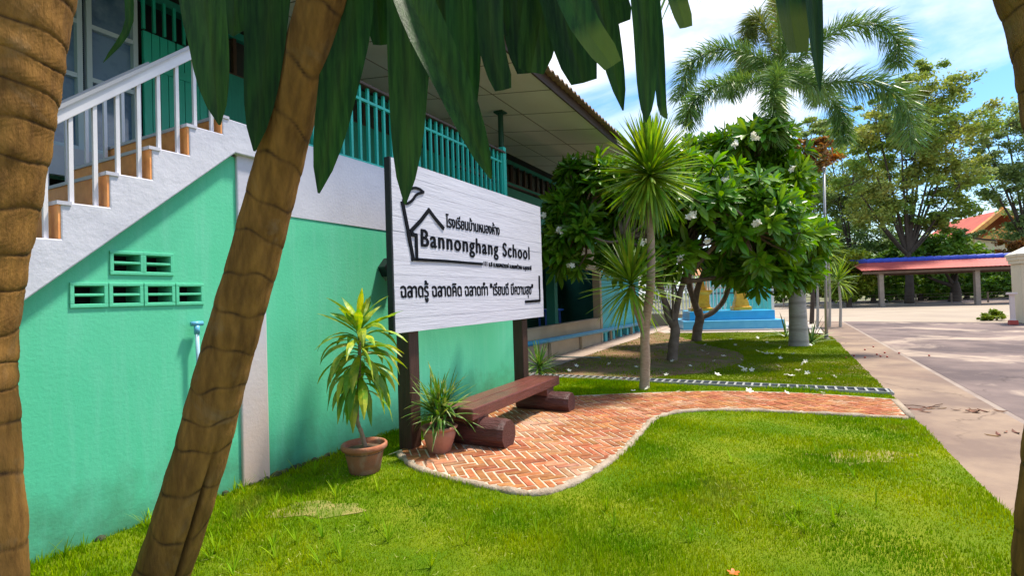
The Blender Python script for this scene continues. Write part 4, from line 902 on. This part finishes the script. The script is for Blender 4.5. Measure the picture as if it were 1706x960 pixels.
obj('shaft', sqp(MB(), gc, [(.86, 0), (.86, 2.0)]), M_cream, gt, bevel=.02)
obj('collar', sqp(MB(), gc, [(.96, 2.003), (.96, 2.12), (1.02, 2.13), (1.02, 2.24), (1.08, 2.25), (1.08, 2.33)]), M_cream, gt)
obj('cap', sqp(MB(), gc, [(1.06, 2.333), (.05, 2.66)]), mat('white_cap', (.70, .64, .52), rough=.7), gt)
wl_ = thing('boundary_wall', 'cream wall continuing from the gate pillar', 'wall', gc+[.45, 0, 0])
obj('wall', MB().box(gc[0]+.46, gc[0]+5, gc[1]-.1, gc[1]+.1, 0, 1.7, I3), M_cream, wl_)
pp = G(1688, 541); bo = thing('short_post', 'short white post with a flat top and red foot before the gate pillar', 'post', pp)
obj('shaft', sqp(MB(), pp, [(.14, .14), (.11, .2), (.11, .98)]), mat('faded_white', (.60, .50, .46), rough=.7), bo)
obj('foot', sqp(MB(), pp, [(.22, 0), (.20, .14)]), mat('red_paint', (.40, .05, .035), rough=.6), bo)
obj('top_plate', sqp(MB(), pp, [(.22, .982), (.24, 1.02), (.22, 1.05)]), bpy.data.materials['faded_white'], bo)

yS = 35.0
sA, sB_ = P(1440, 452, yS), P(1690, 439, yS-2.0)
shx = unit((sB_-sA)*[1, 1, 0]); shy = np.array([-shx[1], shx[0], 0]); sl = np.linalg.norm((sB_-sA)[:2])+5
def H(x, y, z): return sA*[1, 1, 0]+shx*x+shy*y+np.array([0, 0, z])
shel = thing('roadside_shelter', 'open roadside shelter with red tiled roof and blue ridge', 'shelter', sA*[1, 1, 0], math.atan2(shx[1], shx[0]))
ze = sA[2]
mb = MB(); nx = int(sl/.12); xs = np.linspace(-.3, sl, nx); rw = []
for y, z in ((-.4, ze+.0), (1.6, ze+.62)): rw.append(np.array([H(x, y, z+.04*abs(math.sin(x*2*math.pi/.5))) for x in xs]))
tv = np.concatenate(rw); ii = np.arange(2*nx).reshape(2, nx); fq = np.stack([ii[0, :-1], ii[0, 1:], ii[1, 1:], ii[1, :-1]], -1)
mb.add(tv, fq); mb.add(tv-[0, 0, .05], fq[:, ::-1]); obj('roof', mb, mat('red_tile', (.46, .075, .055), (.36, .05, .04), 5, rough=.5), shel)
mb = MB()
for i in range(int(sl/.5)): mb.tube([H(-.3+i*.5, 1.6, ze+.68), H(.19+i*.5, 1.6, ze+.72)], .19, 10)
obj('ridge', mb, mat('blue_ridge', (.02, .06, .42), rough=.4), shel)
mb = MB(); mb.add([H(-.3, 3.6, ze), H(sl, 3.6, ze), H(sl, 1.6, ze+.6), H(-.3, 1.6, ze+.6)], [(0, 1, 2, 3)]); mb.box(-.2, sl, 3.4, 3.5, ze-.3, ze-.02, H); mb.box(-.2, sl, -.3, -.2, ze-.22, ze-.06, H)
obj('beam', mb, mat('shelter_wood', (.10, .065, .045), (.14, .09, .06), 3, rough=.8), shel)
for x in (.95, 6.35, 11.5): obj('post', MB().box(x-.13, x+.13, -.1, .16, 0, ze-.06, H), mat('grey_post', (.28, .23, .18), (.22, .18, .14), 4) if 'grey_post' not in bpy.data.materials else bpy.data.materials['grey_post'], shel)
wfn = thing('wire_fence', 'low dark rail fence beyond the pale yard', 'fence', H(-3, 4.2, 0), math.atan2(shx[1], shx[0]))
for i in range(9): obj('fence_post', MB().box(-4+i*2.2-.04, -4+i*2.2+.04, 4.2, 4.28, 0, .75, H), bpy.data.materials['grey_post'], wfn)
mb = MB()
for z in (.25, .48, .70): mb.box(-4, 15, 4.15, 4.19, z, z+.03, H)
obj('rails', mb, mat('dark_rail', (.09, .07, .05), rough=.7), wfn)

yT = 62
tm = thing('temple_roof', 'steep orange red temple with gold gable trim behind the trees', 'temple', P(1640, 480, yT)*[1, 1, 0])
M_troof = mat('temple_tile', (.55, .10, .035), (.46, .07, .025), .8, rough=.5); M_tgold = mat('temple_gold', (.75, .38, .05), (.6, .2, .04), 2, rough=.4)
pk, pl_, pr_ = P(1668, 350, yT), P(1608, 398, yT), P(1735, 398, yT)
mb = MB(); dz = np.array([2.5, 11, 0]); mb.add([pl_, pk, pk+dz, pl_+dz, pr_, pr_+dz], [(0, 1, 2, 3), (1, 4, 5, 2)]); obj('roof', mb, M_troof, tm)
mb = MB(); pk2 = pk-[0, .4, .3]; mb.add([pl_+[1.2, -.4, -.2], pk2-[0, 0, 1.6], pr_+[-1.2, -.4, -.2]], [(0, 1, 2)]); obj('gable', mb, M_tgold, tm)
obj('gable_trim', MB().bar(pl_-[0, .3, 0], pk-[0, .3, 0], .5, .5).bar(pk-[0, .3, 0], pr_-[0, .3, 0], .5, .5).tube([pk, pk+[0, 0, .8], pk+[-.5, 0, 1.7]], [.25, .18, .04], 8), M_tgold, tm)
mb = MB(); c0 = P(1670, 480, yT)*[1, 1, 0]; mb.box(c0[0]-3, c0[0]+3.4, c0[1], c0[1]+9, 0, pl_[2], I3); obj('wall', mb, M_cream, tm)

# ================================================================ BACKGROUND TREES
M_tbark = mat('tree_bark', (.055, .042, .032), (.085, .065, .048), 2, rough=.95, bump=.6, bscale=8)
M_t1 = mat('rain_tree_leaf', (.15, .27, .04), (.29, .33, .07), .22, lo=.4, hi=.62, rough=.6, island=.35, trans=.3)
M_t2 = mat('grey_green_leaf', (.15, .25, .075), (.25, .33, .10), .25, rough=.6, island=.35, trans=.3)
M_t3 = mat('deep_green_leaf', (.06, .16, .012), (.13, .26, .022), .5, rough=.55, island=.35, trans=.22)
M_t4 = mat('lime_leaf', (.12, .21, .012), (.20, .27, .02), .6, rough=.55, island=.3, trans=.3)
M_t5 = mat('rusty_leaf', (.26, .10, .02), (.17, .15, .03), .6, rough=.6, island=.4, trans=.3)
def leaves(mb, centers, radii, per, size, flat=.55):
    c = np.repeat(np.asarray(centers), per, 0); r = np.repeat(np.asarray(radii), per)[:, None]; n = len(c)
    p = c + rng.normal(0, .5, (n, 3))*r*np.array([1, 1, flat])
    nr = rng.normal(0, 1, (n, 3))+np.array([0, 0, 1.1]); nr /= np.linalg.norm(nr, axis=1)[:, None]; a = np.cross(nr, rng.normal(0, 1, (n, 3))); a /= np.linalg.norm(a, axis=1)[:, None]; b = np.cross(nr, a)
    s = size*rng.uniform(.6, 1.3, (n, 1)); V = np.stack([p-a*s*.5, p+b*s*.26-a*s*.05, p+a*s*.5, p-b*s*.26-a*s*.05], 1).reshape(-1, 3)
    mb.add(V, (np.arange(n)*4)[:, None]+np.array([[0, 1, 2, 3]]))
def bgtree(name, label, base, top_px, blobs, m_, size, per, r0, lean=0, limbs=1, trunkm=None, cat='tree', group='trees beyond the yard', crn='crown', twigs=True):
    """blobs: (px, py, y, radius xyz, clusters)"""
    base = np.asarray(base, float); t = thing(name, label, cat, base, 0, group); tk = MB(); forkz = P(*top_px, base[1])
    tk.tube(curve([base-[0, 0, .1], base*.55+forkz*.45+[rng.normal(0, .1), 0, 0], forkz], 12), np.linspace(r0*1.25, r0*.75, 12), 12)
    lf = MB(); lim = MB()
    for px, py, y, rad, cnt in blobs:
        c = P(px, py, y); rad = np.asarray(rad, float); cl = []; rr = []
        lim.tube(curve([forkz-[0, 0, r0], (forkz*.6+c*.4)+[0, 0, -rad[2]*.3], c-[0, 0, rad[2]*.2]], 10), np.linspace(r0*.5, r0*.16, 10), 8)
        for i in range(cnt):
            u = unit(rng.normal(0, 1, 3)); q = c+u*rad*rng.uniform(.45, 1.0); cl.append(q); rr.append(min(rad)*rng.uniform(.30, .55))
            if twigs and i % 2 == 0: lim.tube([c-[0, 0, rad[2]*.2], (c+q)/2-[0, 0, rad[2]*.1], q], [r0*.13, r0*.08, r0*.03], 5, cap=False)
        leaves(lf, cl, rr, int(per*1.9), size)
    obj('trunk', tk, trunkm or M_tbark, t, smooth=True); obj('limbs', lim, trunkm or M_tbark, t, smooth=True); obj(crn, lf, m_, t)
    return t
y1 = 40
bgtree('rain_tree', 'largest spreading tree with forked trunk and rusty topped crown above the shelter', P(1515, 512, y1)*[1, 1, 0], (1512, 420), [
    (1545, 165, y1, (3.9, 3.5, 1.6), 34), (1500, 215, y1-1, (4.4, 3.5, 1.4), 34), (1600, 205, y1, (2.6, 3, 1.5), 20), (1440, 235, y1, (3.2, 3, 1.2), 24), (1555, 290, y1+1, (3.6, 3, 1.6), 24), (1480, 320, y1, (3.0, 3, 1.5), 20), (1575, 350, y1, (2.6, 3, 1.4), 18), (1535, 125, y1, (2.2, 2, .9), 12), (1420, 300, y1-1, (2.2, 2, 1.4), 14), (1510, 260, y1, (3.4, 3, 1.5), 22), (1455, 180, y1, (2.0, 2, .8), 10), (1560, 235, y1, (3.0, 3, 1.4), 18), (1450, 350, y1, (2.6, 3, 1.5), 16), (1600, 300, y1-1, (2.4, 3, 1.4), 16), (1540, 370, y1+1, (2.6, 2, 1.2), 14)], M_t1, .27, 84, .27)
y2 = 46
bgtree('rain_tree', 'grey green feathery tree rising behind the gate pillar', P(1720, 508, y2)*[1, 1, 0], (1712, 400), [
    (1675, 200, y2, (3.0, 3, 1.8), 24), (1700, 270, y2, (3.6, 3, 2.0), 30), (1640, 285, y2, (2.8, 3, 1.5), 20), (1725, 335, y2, (2.4, 3, 1.4), 16), (1735, 190, y2, (3, 3, 2), 20), (1645, 240, y2, (2.2, 2, 1.2), 12), (1680, 310, y2, (2.6, 3, 1.4), 16), (1712, 372, y2, (1.7, 2, 1.1), 16), (1600, 392, y2, (1.2, 2, .8), 10), (1730, 400, y2, (3, 3, 1.8), 18)], M_t2, .27, 80, .28)
y3 = 48
bgtree('rain_tree', 'slim dark trunked tree between the pole and the big forked tree', P(1422, 507, y3)*[1, 1, 0], (1420, 430), [
    (1400, 240, y3, (3.2, 3, 1.4), 22), (1440, 300, y3, (3.2, 3, 2.0), 26), (1395, 330, y3, (2.8, 3, 1.9), 20), (1450, 390, y3, (3.0, 3, 1.6), 20), (1375, 215, y3, (2.0, 2, 1.0), 12), (1425, 350, y3, (3.2, 3, 2.0), 24), (1470, 420, y3, (3.0, 3, 1.6), 20), (1400, 420, y3, (3.0, 3, 1.8), 20)], M_t2, .27, 84, .2)
y4 = 52
bgtree('rain_tree', 'narrow tree with pale crown behind the palm fronds', P(1388, 505, y4)*[1, 1, 0], (1390, 420), [
    (1350, 215, y4, (3.2, 3, 1.2), 22), (1365, 290, y4, (2.8, 3, 2.0), 20), (1400, 370, y4, (3, 3, 2), 20), (1370, 420, y4, (3.4, 3, 2), 20), (1345, 330, y4, (2.4, 3, 2), 16)], M_t1, .28, 100, .18)
bgtree('shade_tree', 'dense dark green tree just above the shelter roof', P(1590, 508, 41)*[1, 1, 0], (1590, 470), [
    (1560, 420, 41, (3.2, 3, 1.5), 26), (1598, 428, 41, (2.2, 2.2, 1.2), 20), (1580, 400, 42, (1.8, 2.2, 1.0), 12), (1510, 440, 42, (2.4, 2, 1.4), 16)], M_t3, .36, 90, .35)
bgtree('shade_tree', 'orange tinged low tree before the temple roof', P(1690, 508, 43)*[1, 1, 0], (1690, 460), [
    (1700, 412, 43, (1.8, 2, 1.0), 14), (1668, 428, 43, (1.4, 2, .7), 8)], M_t5, .34, 50, .22)
bgtree('leafy_bush', 'bright lime green rounded bush at the end of the shelter', G(1415, 512), (1415, 470), [
    (1410, 430, 37, (1.9, 1.5, 1.1), 20), (1430, 465, 37, (1.6, 1.5, 1.1), 16), (1395, 465, 37, (1.6, 1.5, 1.1), 16), (1415, 490, 36.5, (2.0, 1.2, .6), 14)], M_t4, .26, 90, .16, cat='bush', twigs=False)
bgtree('red_leaf_tree', 'small tree with rusty red leaf tops showing over the frangipani', G(1352, 540), (1352, 400), [
    (1352, 262, 20.5, (.85, .7, .55), 16), (1330, 240, 20.7, (.8, .6, .35), 10), (1362, 245, 20.6, (.55, .5, .4), 8)], M_t5, .20, 46, .07, group=None)
for i, (px, y, w_, lb) in enumerate(((1455, 44, 3.0, 'shadowy thicket seen under the open end of the shelter'), (1535, 46, 3.6, 'shadowy thicket seen between the shelter posts'), (1610, 47, 3.4, 'dark green thicket between the second shelter post and the gate pillar'), (1360, 42, 3.0, 'low green thicket behind the slim metal pole'), (1260, 44, 4.0, 'green thicket hidden behind the frangipani crowns'), (1690, 49, 3.0, 'green thicket behind the gate pillar'), (1495, 50, 3.4, 'mid green thicket filling the gap behind the first shelter post'), (1570, 52, 3.6, 'mid green thicket under the middle of the shelter roof'), (1650, 52, 3.4, 'mid green thicket under the shelter beside the gate pillar'), (1420, 50, 3.4, 'mid green thicket behind the lime green bush'))):
    bgtree('thicket', lb, P(px, 505, y)*[1, 1, 0], (px, 490), [(px-15, 455, y, (w_, 2, 1.5), 26), (px+20, 480, y, (w_, 2, 1.0), 20)], M_t3 if i % 2 == 0 else M_t4 if i in (3, 7) else M_t2 if i == 9 else M_t3, .32, 90, .2, cat='bush', group='thickets beyond the fence', twigs=False)
mb = MB(); cl = []; rr = []
for i in range(340):
    cl.append((rng.uniform(-30, 110), rng.uniform(75, 95), rng.uniform(.5, 7.5)**1.0)); rr.append(rng.uniform(1.6, 3.0))
leaves(mb, cl, rr, 60, .9, .8)
o = obj('distant_woods', mb, M_t2); tag(o, 'hazy line of distant woods behind everything', 'woods', kind='stuff')
bgtree('leafy_bush', 'small clipped green bush at the foot of the gate pillar', G(1655, 534), (1655, 530), [(1655, 524, G(1655, 534)[1], (.42, .35, .22), 12), (1640, 531, G(1655, 534)[1], (.4, .3, .1), 6)], M_t4, .09, 120, .03, cat='bush', group=None, twigs=False)
for (a, b), n_, lb in (((1352, 572), 24, 'spider lily clump with strap leaves between palm trunk and pole'), ((1310, 562), 14, 'spider lily clump with strap leaves between palm trunk and blue platform')):
    c = G(a, b); t = thing('spider_lily', lb, 'plant', c, 0); obj('foliage', spiky(c, n_, .75, .05, 1.0, .03), mat('lily_leaf', (.08, .17, .03), (.13, .22, .05), 4, island=.25, rough=.4) if 'lily_leaf' not in bpy.data.materials else bpy.data.materials['lily_leaf'], t)
for i, (px, h_, lb) in enumerate(((1382, 420, 'tall slim stemmed plant close behind the metal pole'), (1362, 440, 'slim stemmed plant between palm trunk and pole'), (1400, 470, 'shortest slim stemmed plant, beyond the metal pole on the plaza edge'))):
    c = G(px, 545); t = thing('slim_stemmed_plant', lb, 'plant', c, 0); tp_ = P(px-3, h_, c[1])
    obj('stem', MB().tube(curve([c, (c+tp_)/2+[.04, 0, 0], tp_], 8), np.linspace(.05, .035, 8), 8), mat('ash_stem', (.45, .40, .33), rough=.8) if 'ash_stem' not in bpy.data.materials else bpy.data.materials['ash_stem'], t)
    obj('foliage', spiky(tp_-[0, 0, .1], 46, .85, .05, 1.3, .3), M_cord, t)

# ================================================================ FOREGROUND TREES
M_fbark = mat('ringed_bark', (.33, .165, .040), (.145, .070, .018), 5.5, lo=.32, hi=.68, detail=12, rough=.85, bump=1.0, bscale=16, bdist=.012, stretch=(3.2, 3.2, .7), attr='a', attr_col=(.055, .028, .014), stain_dapple=((.27, .20, .12), 2.6, .54, .70, .55), spec=.15)
M_strap = mat('strap_leaf', (.006, .030, .004), (.020, .072, .009), 9.0, lo=.38, hi=.62, rough=.42, trans=.14, island=.25, spec=.14, bump=.25, bscale=30, stretch=(6, 6, .4), attr='a', attr_col=(.085, .125, .018))
def ringed(ctrl, r0, r1, nring, crack=None, n=620):
    c = curve(ctrl, n); ph0 = rng.uniform(0, 6)
    jit = np.cumsum(rng.uniform(.75, 1.3, nring+2)); jit = jit/jit[-1]
    def near_(t, th):
        tt = t + .007*np.sin(th+ph0+t*9)+.003*np.sin(2*th+t*50)+.0015*np.sin(5*th+t*80); k_ = np.searchsorted(jit, np.clip(tt, 0, .999)); lo_ = np.where(k_ > 0, jit[np.maximum(k_-1, 0)], 0); return (tt-lo_)/(jit[np.minimum(k_, len(jit)-1)]-lo_+1e-6)
    def rf(t, th):
        u = near_(t, th); m_ = np.minimum(u, 1-u); r = 1.0+.008*np.sin(np.pi*u)+.012*np.sin(2*np.pi*u)-.016*np.exp(-(m_/.05)**2)+.008*np.sin(th*5+t*60)+.004*np.sin(th*11-t*90)+.0035*np.sin(th*29+6*np.sin(t*170))
        if crack: r = r-.34*np.exp(-((np.angle(np.exp(1j*(th-crack[0]-crack[2]*t))))/.075)**2)*np.clip((crack[1]-t)/.08, 0, 1)
        return r
    def af(t, th):
        u = near_(t, th); m_ = np.minimum(u, 1-u); a = (.40+.5*np.sin(th*2+t*37)**2)*np.exp(-(m_/.038)**2)+.25*np.clip(np.sin(th*13+t*23)*np.sin(th*7-t*31), 0, 1)
        if crack: a = np.maximum(a, np.exp(-((np.angle(np.exp(1j*(th-crack[0]-crack[2]*t))))/.065)**2)*np.clip((crack[1]-t)/.08, 0, 1))
        return np.clip(a, 0, 1)
    return MB().tube(c, np.linspace(r0, r1, n), 110, rf=rf, af=af)
def hang(mb, pts, wpx, side=(1, 0.15, 0), fold=.18, rag=None, tipc=0.0, n=16):
    """pts: (px, py, y) along the leaf; wpx: width in photo pixels at the nearest part"""
    c = curve([P(*p) for p in pts], n); y = np.mean([p[2] for p in pts]); w_ = wpx/F*y*.88; u = np.linspace(0, 1, n)
    wd = w_*np.interp(u, [0, .12, .35, .62, .84, .95, 1], [.45, .70, .95, 1.0, .72, .38, .05] if rag is None else rag)
    a = np.zeros((n, 5)); a[:, 2] = .14
    if tipc: a[-3:, :] = tipc
    mb.strap(c, wd, side, fold, a.reshape(-1), 5, .012)
rag = [.5, .75, .95, 1.0, .95, .85, .62]
# leaning tree
tb = G(268, 968); tl = thing('ringed_trunk_tree', 'leaning brown ringed tree trunk with a split foot and hanging strap leaves', 'tree', tb, 0, 'ringed trunk trees in the foreground')
yb = tb[1]
crownL = P(610, -260, 2.25)
obj('trunk', ringed([tb-[.06, 0, .12], P(270, 960, yb), P(328, 780, yb-.05), P(373, 610, yb-.1), P(424, 430, yb-.15), P(468, 260, yb-.2), P(536, 0, yb-.3), P(580, -150, yb-.36), crownL], .138, .090, 21, crack=(6.0, .30, -.5)), M_fbark, tl, smooth=True)
mb = MB(); cl = (610, -250, 2.25)
for pts, w_, kw in (
    ([(585, -250, 2.2), (440, -200, 2.0), (345, -60, 1.85), (352, 90, 1.82), (366, 208, 1.82)], 78, {}),
    ([(590, -250, 2.2), (500, -190, 2.3), (455, -60, 2.35), (440, 110, 2.36), (424, 252, 2.36)], 84, {}),
    ([(600, -250, 2.3), (590, -150, 2.4), (588, 0, 2.45), (560, 170, 2.45), (531, 322, 2.45)], 84, {}),
    ([(620, -250, 2.2), (660, -160, 2.05), (680, 0, 2.0), (680, 180, 2.0), (675, 340, 2.0)], 80, {}),
    ([(620, -250, 2.2), (650, -120, 1.95), (690, 10, 1.85), (760, 160, 1.82), (818, 298, 1.82)], 74, dict(fold=.5)),
    ([(630, -250, 2.2), (740, -180, 2.3), (768, -30, 2.35), (775, 110, 2.35), (778, 226, 2.35)], 70, {}),
    ([(625, -250, 2.3), (640, -150, 2.55), (628, -20, 2.6), (634, 75, 2.6)], 46, dict(rag=rag)),
    ([(640, -250, 2.2), (780, -170, 2.2), (812, -40, 2.2), (818, 70, 2.2), (838, 150, 2.2)], 52, dict(rag=rag)),
    ([(570, -250, 2.2), (520, -210, 2.5), (400, -100, 2.7), (390, 30, 2.72), (388, 60, 2.72)], 62, {}),
    ([(560, -260, 2.1), (330, -230, 1.9), (222, -80, 1.85), (215, 40, 1.86), (172, 104, 1.86)], 17, {}),
    ([(640, -250, 2.2), (800, -210, 2.5), (860, -100, 2.6), (862, 20, 2.6), (880, 122, 2.6)], 74, dict(rag=rag)),
    ([(590, -255, 2.2), (480, -230, 2.1), (380, -160, 1.95), (330, -40, 1.9), (320, 40, 1.9)], 46, {}),
    ([(640, -260, 2.2), (720, -230, 2.7), (735, -100, 2.85), (728, 30, 2.9), (742, 100, 2.9)], 60, {}),
    ): hang(mb, pts, w_, **kw)
obj('foliage', mb, M_strap, tl)
# right hand trunk and the crown it carries
rb = I3(1.62, 1.35, 0); tr_ = thing('ringed_trunk_tree', 'dark trunk beside the road carrying torn strap leaves overhead', 'tree', rb, 0, 'ringed trunk trees in the foreground')
yr = 1.5
obj('trunk', ringed([P(1775, 1130, yr)*[1, 1, 0]-[0, 0, .1], P(1775, 980, yr), P(1797, 700, yr), P(1812, 450, yr), P(1786, 200, yr), P(1735, -20, yr), P(1600, -260, yr), P(1380, -420, yr+.1), P(1180, -480, yr+.2)], .115, .09, 22), M_fbark, tr_, smooth=True)
mb = MB(); q = 2.15
for pts, w_, kw in (
    ([(1180, -470, 1.75), (1000, -420, 2.0), (920, -200, 2.1), (905, 0, 2.12), (884, 120, 2.12)], 84, dict(rag=rag)),
    ([(1180, -470, 1.75), (980, -380, 1.9), (918, -120, 2.0), (940, 30, 2.0), (972, 138, 2.0)], 88, dict(rag=rag)),
    ([(1180, -470, 1.75), (1010, -330, 1.8), (940, -90, 1.85), (962, 20, 1.85), (1020, 110, 1.85)], 66, dict(rag=rag, tipc=.8)),
    ([(1180, -470, 1.75), (1060, -330, 2.1), (985, -100, 2.2), (1012, 60, 2.2), (1038, 184, 2.2)], 62, {}),
    ([(1180, -470, 1.75), (1080, -360, 1.9), (1060, -150, 2.0), (1074, 50, 2.0), (1076, 140, 2.0), (1076, 204, 2.0)], 52, {}),
    ([(1180, -470, 1.75), (1110, -360, 2.1), (1082, -120, 2.2), (1095, 60, 2.2), (1102, 175, 2.2), (1112, 198, 2.2)], 26, dict(tipc=.5)),
    ([(1180, -470, 1.75), (1130, -380, 1.8), (1090, -180, 1.85), (1120, -30, 1.85), (1142, 46, 1.85)], 44, dict(rag=rag, tipc=.9)),
    ([(1190, -470, 1.7), (1290, -380, 1.8), (1312, -160, 1.82), (1312, -20, 1.82), (1328, 88, 1.82)], 66, dict(rag=rag, tipc=.9)),
    ([(1190, -470, 1.7), (1330, -380, 1.9), (1345, -160, 1.95), (1355, 20, 1.95), (1366, 152, 1.95)], 44, {}),
    ([(1180, -470, 1.75), (1040, -420, 2.3), (1020, -200, 2.4), (1010, -30, 2.4), (1030, 40, 2.4)], 84, dict(rag=rag)),
    ([(1180, -470, 1.75), (960, -440, 2.2), (870, -260, 2.3), (830, -60, 2.3), (845, 60, 2.3)], 66, {}),
    ): hang(mb, pts, w_, **kw)
obj('foliage', mb, M_strap, tr_)
# left trunk
yl = 2.0
lb_ = P(-62, 1120, yl)*[1, 1, 0]; tt = thing('ringed_trunk_tree', 'thick upright brown ringed tree trunk in front of the stairs', 'tree', lb_, 0, 'ringed trunk trees in the foreground')
obj('trunk', ringed([lb_-[0, 0, .1], P(-52, 960, yl), P(-66, 720, yl), P(-70, 580, yl), P(-52, 440, yl), P(-20, 280, yl), P(4, 140, yl), P(26, 0, yl), P(70, -240, yl)], .168, .172, 17), M_fbark, tt, smooth=True)
